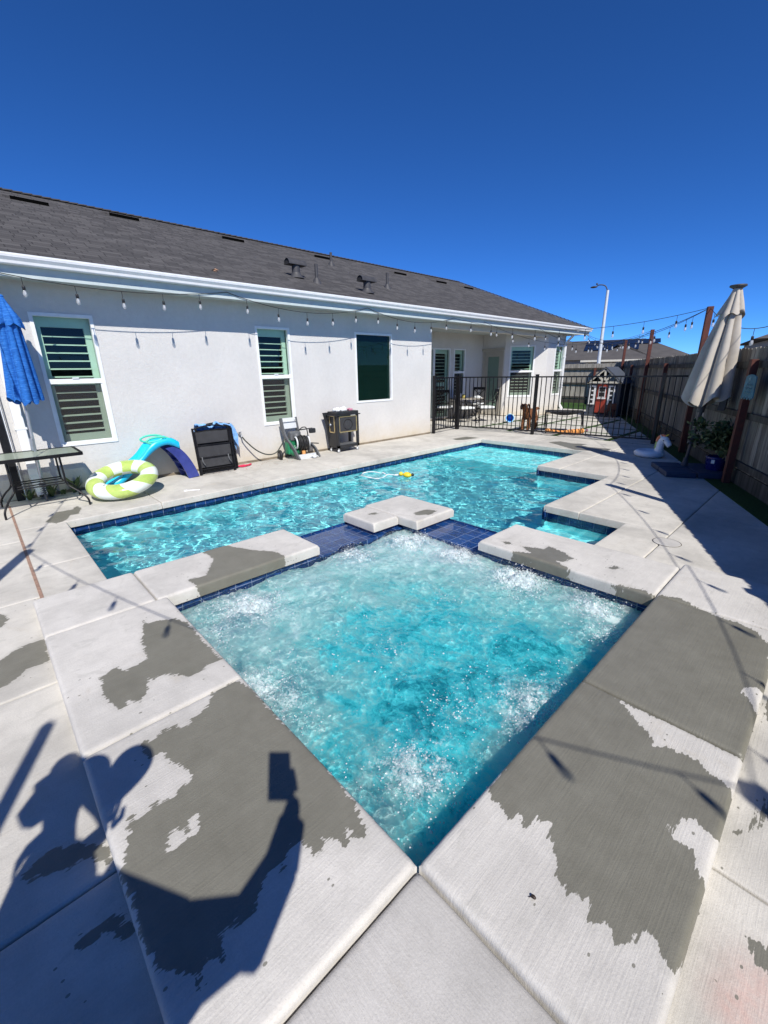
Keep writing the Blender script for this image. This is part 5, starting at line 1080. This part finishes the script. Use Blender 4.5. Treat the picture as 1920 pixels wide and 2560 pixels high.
for s_ in (1, -1):
    skinned('ear', [Q(-.02, s_*.075, .78, .03), Q(-.01, s_*.115, .73, .042, .03), Q(-.0, s_*.125, .66, .045, .03), Q(-.0, s_*.12, .60, .03, .02)], [(0, 1), (1, 2), (2, 3)], 'fur', dg, 2, 0, .012)
    b = MB(); b.ball(Q(-.135, s_*.035, .755, 0)[:3], .012); b.build('eye', 'blackp', dg)
b = MB(); b.ball(Q(-.255, 0, .71, 0)[:3], .02, sc=(1.2, 1, .9)); b.build('nose', 'blackp', dg)

# --- blue bucket, tiger plush, low sling cot, patio dining set
M['bucket'] = simple('blue_plastic', (0.01, 0.20, 0.62), .35); M['ltblue'] = simple('pale_blue_plastic', (0.45, 0.72, 0.85), .4)
bk = thing('bucket', (-6.97, 12.25, 0), 'bright blue toy bucket lying on the patio paving', 'bucket'); ax3 = Vector((.50, -.83, .1)).normalized()
b = MB(); b.lathe([(0, 0), (.095, 0), (.135, .21), (.125, .21), (.09, .012), (0, .012)], (-7.07, 12.36, .135), 24, True, ax3); b.build('pail', 'bucket', bk)
b = MB(); vs, fs = torus(.135, .014, 32, 8); qq = Vector((0, 0, 1)).rotation_difference(ax3); b.add([qq @ Vector(v)+Vector((-7.07, 12.36, .135))+ax3*.21 for v in vs], fs, True); b.build('rim', 'ltblue', bk)
m, n, out = mat('tiger_stripes'); wv = N(n, 'ShaderNodeTexWave'); wv.inputs['Scale'].default_value = 9; wv.inputs['Distortion'].default_value = 3; n.links.new(coords(n), wv.inputs[0])
pbsdf(n, out, ramp(n, wv.outputs[1], [(.35, (.72, .24, .04)), (.55, (.75, .55, .30)), (.8, (.80, .30, .05))]).outputs[0], .8); M['tiger'] = m
tg = thing('plush_tiger', (-4.45, 10.66, 0), 'orange striped plush toy lying behind the iron fence', 'toy')
skinned('body', [(-4.92, 10.60, .10, .07), (-4.75, 10.62, .07, .05), (-4.5, 10.68, .06, .05), (-4.3, 10.76, .08, .07), (-4.1, 10.86, .10, .075), (-3.98, 10.94, .12, .06)], [(0, 1), (1, 2), (2, 3), (3, 4), (4, 5)], 'tiger', tg, 2)
b = MB(); b.ball((-3.93, 10.95, .13), .035); b.build('nose', 'pinkp', tg)
cb = thing('sling_cot', (-4.6, 11.1, 0), 'low black metal frame cot with a dark sling between the dog and the playhouse', 'cot')
b = MB(); A, B, C_, D_ = Vector((-5.02, 10.78, .56)), Vector((-4.18, 11.22, .56)), Vector((-4.42, 11.66, .56)), Vector((-5.26, 11.22, .56))
for a, c in ((A, B), (B, C_), (C_, D_), (D_, A)): b.tube([a, c], .018, 8)
b.build('frame', 'blackm', cb)
for p, q_ in ((A, (-4.90, 10.62)), (B, (-4.10, 11.14)), (C_, (-4.36, 11.80)), (D_, (-5.30, 11.30))): b = MB(); b.tube(spline([p, p+Vector((0, 0, -.1)), (q_[0], q_[1], 0)], 5), .016, 8); b.build('leg', 'blackm', cb)
b = MB(); n = 10; vs = []
for i in range(n+1):
    for j in range(n+1): u_, v_ = i/n, j/n; p = A+(B-A)*u_+(D_-A)*v_; vs.append((p.x, p.y, .55-.10*math.sin(PI*u_)*math.sin(PI*v_)))
b.add(vs, [(i*(n+1)+j, (i+1)*(n+1)+j, (i+1)*(n+1)+j+1, i*(n+1)+j+1) for i in range(n) for j in range(n)], True); b.build('sling', 'sling', cb)
dt = thing('dining_table', (-8.75, 12.15, 0), 'dark round patio dining table under the porch roof', 'table')
b = MB(); b.lathe([(0, .72), (.60, .72), (.61, .735), (.60, .75), (0, .75)], (-8.75, 12.15, 0), 36, False); M['tablet'] = simple('patio_table_top', (0.30, 0.27, 0.23), .4); b.build('table_top', 'tablet', dt)
for k in range(4): a = PI/4+k*PI/2; b = MB(); b.tube(spline([(-8.75+.3*math.cos(a), 12.15+.3*math.sin(a), .72), (-8.75+.22*math.cos(a), 12.15+.22*math.sin(a), .4), (-8.75+.42*math.cos(a), 12.15+.42*math.sin(a), 0)], 6), .018, 8); b.build('leg', 'blackm', dt)
crumple('napkin', (-8.40, 12.35, .75), (.14, .12, .05), 'cloth_w', 5, 'crumpled white cloth lying on the patio dining table', 'cloth')
b = MB(); b.lathe([(0, 0), (.05, 0), (.06, .10), (.03, .14), (.0, .14)], (-8.72, 11.95, .75), 14); M['jar'] = simple('yellow_candle_jar', (0.50, 0.42, 0.12), .3); tag(b.build('candle_jar', 'jar'), 'small yellow candle jar on the patio dining table', 'jar')
def dchair(root):
    f = MB(); SH = .46
    for x in (-.26, .26):
        f.tube(spline([(x, -.27, .66), (x, -.29, .64), (x, -.27, .45), (x, -.24, .30)], 4), .012, 7); f.tube([(x, -.27, .66), (x*.98, .24, .68)], .014, 7)
    for x in (-.22, .22): f.tube([(x, .24, SH-.02), (x*1.02, .34, 1.08)], .017, 7); f.tube([(x, -.25, SH-.02), (x, .25, SH-.02)], .014, 7)
    for y in (-.25, .25): f.tube([(-.22, y, SH-.02), (.22, y, SH-.02)], .014, 7)
    for p in ((-.22, .33, 1.0), (-.22, .27, .62)): f.tube([p, (-p[0], p[1], p[2])], .016, 7)
    f.tube([(-.22, .27, .62), (.22, .33, 1.0)], .012, 7); f.tube([(.22, .27, .62), (-.22, .33, 1.0)], .012, 7); vs, fs = torus(.07, .010, 24, 6)
    f.add([(v[0], .30+v[2], .81+v[1]) for v in vs], fs, True); f.box(-.22, .22, .31, .345, .99, 1.08, .01); f.build('frame', 'blackm', root)
    for x, y in ((-.22, -.25), (.22, -.25), (-.22, .25), (.22, .25)): l_ = MB(); l_.tube([(x, y, SH-.02), (x*1.25, y*1.25, 0)], .014, 7); l_.build('leg', 'blackm', root)
    c_ = MB(); c_.box(-.24, .24, -.25, .23, SH, SH+.07, .03); c_.build('cushion', 'cloth_w', root)
d0 = thing('patio_chair', (0, 0, 0), 'black cross back patio chair at the right side of the dining table', 'chair', 'cross back chairs round the patio dining table'); dchair(d0)
for x, y, rz, l in ((-8.15, 11.30, 2.6, 'black cross back patio chair with its back towards the pool'), (-8.95, 11.20, 3.6, 'black cross back patio chair nearest the shuttered glass doors'), (-9.0, 13.1, .2, 'black cross back patio chair at the far side of the dining table')):
    c_ = copy_tree(d0); c_.location = (x, y, 0); c_.rotation_euler = (0, 0, rz); c_['label'] = l
d0.location = (-7.78, 12.0, 0); d0.rotation_euler = (0, 0, -.75)

# --- weeds by the downspout and the slide
M['weed'] = simple('weed_green', (0.10, 0.14, 0.045), .7, var=.4, sc=30)
def weed(x, y, n_, h, label, seed):
    r = random.Random(seed); b = MB()
    for i in range(n_):
        a = r.uniform(0, 2*PI); L_ = h*r.uniform(.6, 1.1); d = Vector((math.cos(a)*.55, math.sin(a)*.55, r.uniform(.5, 1.2))).normalized(); s = d.cross(Vector((0, 0, 1))).normalized()*L_*.13; p = Vector((x+r.gauss(0, .01), y+r.gauss(0, .015), 0)); q_ = p+d*L_*.55; e = p+d*L_+Vector((0, 0, -L_*.12))
        b.add([p-s*.3, p+s*.3, q_+s, e, q_-s], [(0, 1, 2, 3, 4)])
    tag(b.build('weed', 'weed'), label, 'weed', 'weeds growing at the foot of the wall')
weed(-7.19, -.47, 5, .22, 'leafy weed just left of the downspout outlet', 1); weed(-7.20, -.20, 11, .26, 'spiky weed just right of the downspout outlet', 2); weed(-7.22, -.05, 9, .14, 'low flat weed between two taller weeds at the wall', 3); weed(-7.22, .09, 7, .36, 'tallest weed behind the right legs of the patio table', 4); weed(-7.14, 1.86, 14, .20, 'dark green weed between the toy slide and the folded chairs', 5)

# --- litter on the deck
b = MB(); b.tube([(-6.02, 1.33, .008), (-5.93, 1.44, .012), (-5.92, 1.50, .008)], .009, 6); b.box(-6.04, -6.00, 1.30, 1.35, .0, .018); tag(b.build('plastic_spoon', 'white'), 'small white plastic piece lying on the pool edge in front of the slide', 'litter')
M['drybits'] = simple('dry_debris', (0.30, 0.15, 0.09), .9, var=.5, sc=40)
b = MB(); r = random.Random(9)
for i in range(120):
    x, y = r.uniform(-7.2, -6.7), r.uniform(2.1, 3.7); s_ = r.uniform(.004, .014); a = r.uniform(0, 3); b.add([(x+s_*math.cos(a), y+s_*math.sin(a), .004), (x+s_*.5*math.cos(a+2), y+s_*.5*math.sin(a+2), .008), (x-s_*math.cos(a), y-s_*math.sin(a), .004), (x, y-s_*.4, .003)], [(0, 1, 2, 3)])
tag(b.build('leaf_debris', 'drybits'), 'dry leaf crumbs scattered on the deck by the wall', 'debris', None, 'stuff')
b = MB(); b.ball((.332, .189, .078), .006, 8, 6, (1.5, 1, .9)); b.tube([(.332, .189, .078), (.32, .18, .074)], .0015, 4); tag(b.build('dead_bug', 'hair'), 'tiny dark dead insect on the dry concrete of the right spa coping', 'insect')

# --- street lamp and neighbouring houses
lp = thing('street_lamp', (-13.75, 36.5, 0), 'tall pale street lamp standing behind the yard fence', 'street lamp')
b = MB(); b.tube([(-13.75, 36.5, 0), (-13.80, 36.5, 7.3)], [.15, .10], 12); b.build('pole', 'lampw', lp)
b = MB(); b.tube(spline([(-13.80, 36.5, 7.25), (-14.0, 36.42, 7.62), (-14.35, 36.28, 7.72), (-14.55, 36.2, 7.66)], 5), .04, 7); b.build('arm', 'ventm', lp)
b = MB(); b.ball((-14.72, 36.12, 7.60), .16, sc=(1.7, .9, .45)); b.ball((-14.55, 36.2, 7.80), .07); b.build('lamp_head', 'ventm', lp)
M['nbwall'] = simple('neighbour_stucco', (0.38, 0.37, 0.35), .9, var=.06, sc=2); M['nbroof'] = simple('neighbour_shingles', (0.075, 0.070, 0.068), .95, var=.2, sc=1.5, bmp=.3, bsc=9); M['nbcream'] = simple('neighbour_trim', (0.62, 0.60, 0.52), .7); M['solar'] = simple('solar_glass', (0.010, 0.014, 0.028), .15); M['garage'] = simple('garage_door_paint', (0.62, 0.52, 0.36), .6)
nb = thing('neighbour_house', (-14, 45, 0), 'grey roofed neighbour house with solar panels beyond the yard', 'house')
def V(*a): return Vector(a)
u_ = V(9.8, 3.2, 0).normalized(); w_ = V(-u_.y, u_.x, 0)      # along and away
O = V(-18.2, 40.3, 0)
def NP(a, d, z): return O+u_*a+w_*d+V(0, 0, z)
def quadwall(b, a0, a1, d0, d1, z0, z1): b.prism([(NP(a, d, 0).x, NP(a, d, 0).y) for a, d in ((a0, d0), (a1, d0), (a1, d1), (a0, d1))], z0, z1)
b = MB(); quadwall(b, -7, 9.8, 3.0, 14, 0, 2.45); quadwall(b, 1.9, 6.6, 0, 3.0, 0, 2.30); b.build('wall', 'nbwall', nb)
def hip(a0, a1, d0, d1, ze, zr, name, k=.45):
    b = MB(); dm = (d0+d1)/2; r0, r1 = a0+(d1-d0)*k, a1-(d1-d0)*k
    P = [NP(a0, d0, ze), NP(a1, d0, ze), NP(a1, d1, ze), NP(a0, d1, ze), NP(r0, dm, zr), NP(r1, dm, zr)]
    b.add(P, [(0, 1, 5, 4), (1, 2, 5), (2, 3, 4, 5), (3, 0, 4), (3, 2, 1, 0)]); return b.build(name, 'nbroof', nb)
R1 = hip(-9, 10.3, 2.4, 14.5, 2.45, 4.45, 'roof', .33)
hip(1.4, 7.2, -.6, 9.5, 2.32, 3.78, 'roof', .32)
b = MB(); b.prism([(NP(a, d, 0).x, NP(a, d, 0).y) for a, d in ((1.3, -.72), (7.3, -.72), (7.3, -.6), (1.3, -.6))], 2.20, 2.36); b.prism([(NP(a, d, 0).x, NP(a, d, 0).y) for a, d in ((7.3, 2.26), (10.4, 2.26), (10.4, 2.4), (7.3, 2.4))], 2.34, 2.50); b.build('fascia', 'nbcream', nb)
b = MB(); quadwall(b, 2.4, 4.6, -.05, -.005, 0, 2.0); b.build('garage_door', 'garage', nb); b = MB(); quadwall(b, 2.0, 2.35, -.04, -.005, .9, 1.95); quadwall(b, 5.3, 5.75, -.04, -.005, .9, 1.9); b.build('window_trim', 'white', nb)
sl2 = (4.45-2.45)/6.05
for a0, a1, d0, d1 in ((1.0, 7.6, 6.6, 8.0), (1.0, 5.8, 4.9, 6.5)):
    b = MB(); f_ = lambda a, d: NP(a, d, 2.45+(d-2.4)*sl2+.08)
    b.add([f_(a0, d0), f_(a1, d0), f_(a1, d1), f_(a0, d1)], [(0, 1, 2, 3)]); b.build('solar_panel', 'solar', nb)
n2 = thing('neighbour_house', (1.5, 31, 0), 'neighbour roof corner peeking over the right fence edge', 'house')
b = MB(); b.prism([(-2.6, 29.3), (9, 33), (7, 41), (-5, 38)], 0, 2.95); b.build('wall', 'nbwall', n2)
b = MB(); P = [V(-3.3, 28.8, 2.98), V(10, 32.6, 2.98), V(8, 42, 2.98), V(-5.6, 38.5, 2.98), V(1.6, 34.6, 5.3), V(4.6, 35.6, 5.3)]; b.add(P, [(0, 1, 5, 4), (1, 2, 5), (2, 3, 4, 5), (3, 0, 4), (3, 2, 1, 0)]); b.build('roof', 'nbroof', n2)

# --- the photographer, behind the camera: her shadow falls on the coping
pe = thing('person', (.42, -1.55, 0), 'person in navy clothes standing behind the spa corner, holding up a phone', 'person')
hx, hy = .14, -1.50
nodes = [(.42, -1.50, .95, .15, .12), (.40, -1.50, 1.12, .135, .10), (.34, -1.49, 1.30, .16, .11), (.27, -1.49, 1.43, .07, .06), (.20, -1.50, 1.50, .055), (.16, -1.50, 1.585, .085, .095), (.14, -1.50, 1.665, .080, .09),
  (.51, -1.42, 1.39, .06), (.66, -1.24, 1.28, .06), (.81, -1.04, 1.26, .055), (.86, -.92, 1.42, .046), (.845, -.83, 1.56, .036), (.825, -.79, 1.61, .038, .026),
  (.16, -1.52, 1.36, .06), (.04, -1.44, 1.17, .048), (.02, -1.30, 1.08, .042), (.11, -1.28, 1.22, .036), (.17, -1.27, 1.31, .030, .022),
  (.50, -1.47, .86, .105), (.51, -1.46, .50, .068), (.51, -1.49, .26, .055), (.51, -1.50, .07, .04), (.53, -1.40, .045, .038),
  (.34, -1.54, .86, .105), (.32, -1.56, .50, .068), (.32, -1.58, .26, .055), (.32, -1.59, .07, .04), (.30, -1.49, .045, .038)]
ed = [(0, 1), (1, 2), (2, 3), (3, 4), (4, 5), (5, 6), (2, 7), (7, 8), (8, 9), (9, 10), (10, 11), (11, 12), (2, 13), (13, 14), (14, 15), (15, 16), (16, 17), (0, 18), (18, 19), (19, 20), (20, 21), (21, 22), (0, 23), (23, 24), (24, 25), (25, 26), (26, 27)]
body = skinned('body', nodes, ed, 'skin', pe, 2)
def fingers(base, d_, curl, s_):
    d_, curl, s_ = Vector(d_).normalized(), Vector(curl).normalized(), Vector(s_).normalized()
    for i, L_ in enumerate((.068, .078, .072, .056)):
        p = Vector(base)+s_*(.027-.018*i); b = MB(); b.tube([p, p+d_*L_*.45+curl*.006, p+d_*L_*.75+curl*.022, p+d_*L_*.82+curl*.046], [.0095, .009, .008, .0065], 8); b.build('finger', 'skin', body)
    p = Vector(base)+s_*.03-d_*.03; b = MB(); b.tube([p, p+s_*.025+d_*.02+curl*.015, p+s_*.022+d_*.045+curl*.035], [.012, .011, .008], 8); b.build('thumb', 'skin', body)
fingers((.815, -.795, 1.625), (-.75, .1, .35), (-.5, .5, 0), (0, .1, 1)); fingers((.175, -1.27, 1.335), (.05, .1, 1), (-.8, .4, 0), (.4, .9, 0))
b = MB()                                               # top and trousers
b.lathe([(.17, .80), (.185, .95), (.175, 1.10), (.185, 1.25), (.17, 1.38), (.09, 1.45)], (0, 0, 0), 20); b.v = [(x*1.05+.40-(z-.9)*.16, y*.78-1.50, z) for x, y, z in b.v]
for a, c, r1, r2 in (((.50, -1.43, 1.39), (.70, -1.19, 1.28), .12, .10), ((.66, -1.24, 1.27), (.83, -1.00, 1.29), .10, .075), ((.82, -1.03, 1.27), (.868, -.90, 1.44), .08, .062), ((.868, -.90, 1.44), (.85, -.83, 1.545), .062, .05), ((.17, -1.51, 1.37), (.05, -1.45, 1.18), .085, .07)): b.tube([a, c], [r1, r2], 12, caps=False)
SL = [(.40, -1.40, 1.40, .50), (.50, -1.33, 1.38, .70), (.60, -1.23, 1.36, .92), (.70, -1.13, 1.34, 1.10), (.80, -1.04, 1.31, 1.20)]; vs = []
for x, y, zt_, zb_ in SL: vs += [(x-.03, y-.03, zb_), (x+.03, y+.03, zb_), (x+.03, y+.03, zt_), (x-.03, y-.03, zt_)]
b.add(vs, [(i*4+j, i*4+(j+1) % 4, (i+1)*4+(j+1) % 4, (i+1)*4+j) for i in range(4) for j in range(4)]+[(0, 3, 2, 1), (16, 17, 18, 19)]); b.build('shirt', 'cloth', pe)
b = MB(); b.tube([(.50, -1.47, .98), (.51, -1.46, .5), (.51, -1.50, .10)], [.125, .09, .08], 14); b.tube([(.34, -1.54, .98), (.32, -1.56, .5), (.32, -1.59, .10)], [.125, .09, .08], 14); b.build('trousers', 'cloth', pe)
hr = crumple('hair', (.14, -1.53, 1.58), (.115, .12, .13), 'hair', 3, None, None); hr.parent = pe; hr.location = (-.42, 1.55, 0)
b = MB(); b.ball((.20, -1.50, 1.715), .055); b.ball((.09, -1.53, 1.735), .06); b.build('hair_bun', 'hair', pe)
b = MB(); b.ball((.115, -1.40, 1.62), .016); b.build('nose', 'skin', pe)
for s_ in (1, -1): b = MB(); b.ball((.14+s_*.03, -1.412, 1.645), .011); b.build('eye', 'white', pe)
b = MB(); b.tube([(.10, -1.413, 1.575), (.13, -1.406, 1.57), (.16, -1.411, 1.575)], .006, 6); M['lip'] = simple('lip', (.4, .12, .10), .4); b.build('mouth', 'lip', pe)
fo = thing('phone', (.70, -.80, 1.65), 'dark smartphone held up in the hand of the person', 'phone')
ctr = Vector((CX, CY, CZ))-fw*.030-up2*.072+rt2*.010; b = MB(); R3 = Matrix((rt2, up2, -fw)).transposed().to_4x4()
b.box(-.048, .048, -.098, .098, -.005, .005, .004); b.tf(Matrix.Translation(ctr) @ R3); b.build('case', 'blackp', fo)
hf = thing('heart_silhouette', (.17, -1.27, 1.33), 'unseen heart shaped fan held up by the person', 'silhouette')  # unseen heart outline added to cast the heart shadow on the coping
S = -SV; hu = Vector((0.42, 0.90, 0)).normalized(); hv = S.cross(hu).normalized(); hu = hv.cross(S).normalized()
if hv.z < 0: hv = -hv
HC = Vector((.12, -1.29, 1.50)); hp = []
for i in range(48):
    t = 2*PI*i/48; x = 16*math.sin(t)**3; y = 13*math.cos(t)-5*math.cos(2*t)-2*math.cos(3*t)-math.cos(4*t); hp.append((x/16*.17, y/16*.165))
b = MB(); th = S*.004; b.add([HC+hu*x+hv*y-th for x, y in hp]+[HC+hu*x+hv*y+th for x, y in hp], [tuple(range(48))[::-1], tuple(range(48, 96))]+[(i, (i+1) % 48, 48+(i+1) % 48, 48+i) for i in range(48)]); b.build('paddle', 'redp', hf)
b = MB(); b.tube([HC-hv*.13, (.17, -1.27, 1.28)], .008, 8); b.build('handle', 'white', hf)

# --- froth, bubbles and drops on the spa
m, n, out = mat('froth'); d = N(n, 'ShaderNodeBsdfDiffuse'); d.inputs[0].default_value = (.95, .98, 1, 1); t_ = N(n, 'ShaderNodeBsdfTransparent'); gl = N(n, 'ShaderNodeBsdfGlossy'); gl.inputs[1].default_value = .05
mx = N(n, 'ShaderNodeMixShader'); mx.inputs[0].default_value = .55; n.links.new(t_.outputs[0], mx.inputs[1]); n.links.new(d.outputs[0], mx.inputs[2]); m2 = N(n, 'ShaderNodeMixShader'); m2.inputs[0].default_value = .14
n.links.new(mx.outputs[0], m2.inputs[1]); n.links.new(gl.outputs[0], m2.inputs[2]); n.links.new(m2.outputs[0], out.inputs[0]); M['froth'] = m
SP_ = np.empty(len(sw.data.vertices)*3, np.float32); sw.data.vertices.foreach_get('co', SP_); SP_ = SP_.reshape(-1, 3)
rr = np.random.default_rng(21); fz = spa_foam(SP_[:, :2]); jj = jets(SP_[:, :2], 1.1)
from mathutils import noise as mn
cl_ = np.array([mn.noise(Vector((x*3.2, y*3.2, 9))) for x, y, z in SP_]); wgt = np.clip(jj/.05, 0, 2)**1.6*1.2+np.clip(cl_-.10, 0, 1)**1.2*.55*(SP_[:, 0]+.2 > -2.4)+.02
near = np.exp(-((SP_[:, 0]+.25)**2+(SP_[:, 1]-.25)**2)/.5)+np.exp(-((SP_[:, 0]+.25)**2+(SP_[:, 1]-1.5)**2)/.35)
wgt = wgt*(1+.5*near); wgt /= wgt.sum(); pick = rr.choice(len(SP_), 13000, p=wgt); oct_v = [(1, 0, 0), (0, 1, 0), (-1, 0, 0), (0, -1, 0), (.6, .6, .6), (-.6, .6, .6), (-.6, -.6, .6), (.6, -.6, .6), (0, 0, 1)]
oct_f = [(0, 1, 4), (1, 5, 4), (1, 2, 5), (2, 6, 5), (2, 3, 6), (3, 7, 6), (3, 0, 7), (0, 4, 7), (4, 5, 8), (5, 6, 8), (6, 7, 8), (7, 4, 8)]
b = MB()
for i in pick:
    x, y, z = SP_[i]; s_ = rr.choice([.0018, .0026, .004, .006], p=[.42, .36, .17, .05])*rr.uniform(.8, 1.3); x += rr.uniform(-.006, .006); y += rr.uniform(-.006, .006)
    lift = 0 if jj[i] < .03 or rr.random() < .75 else rr.exponential(.022)*min(2, jj[i]/.05); z = z+lift-(0 if lift else s_*.2)
    if z > .06: continue
    b.add([(x+a*s_, y+c*s_, z+e*s_) for a, c, e in oct_v], oct_f, True)
tag(b.build('froth_bubbles', 'froth'), 'white bubbles and drops thrown up by the spa jets', 'froth', None, 'stuff')
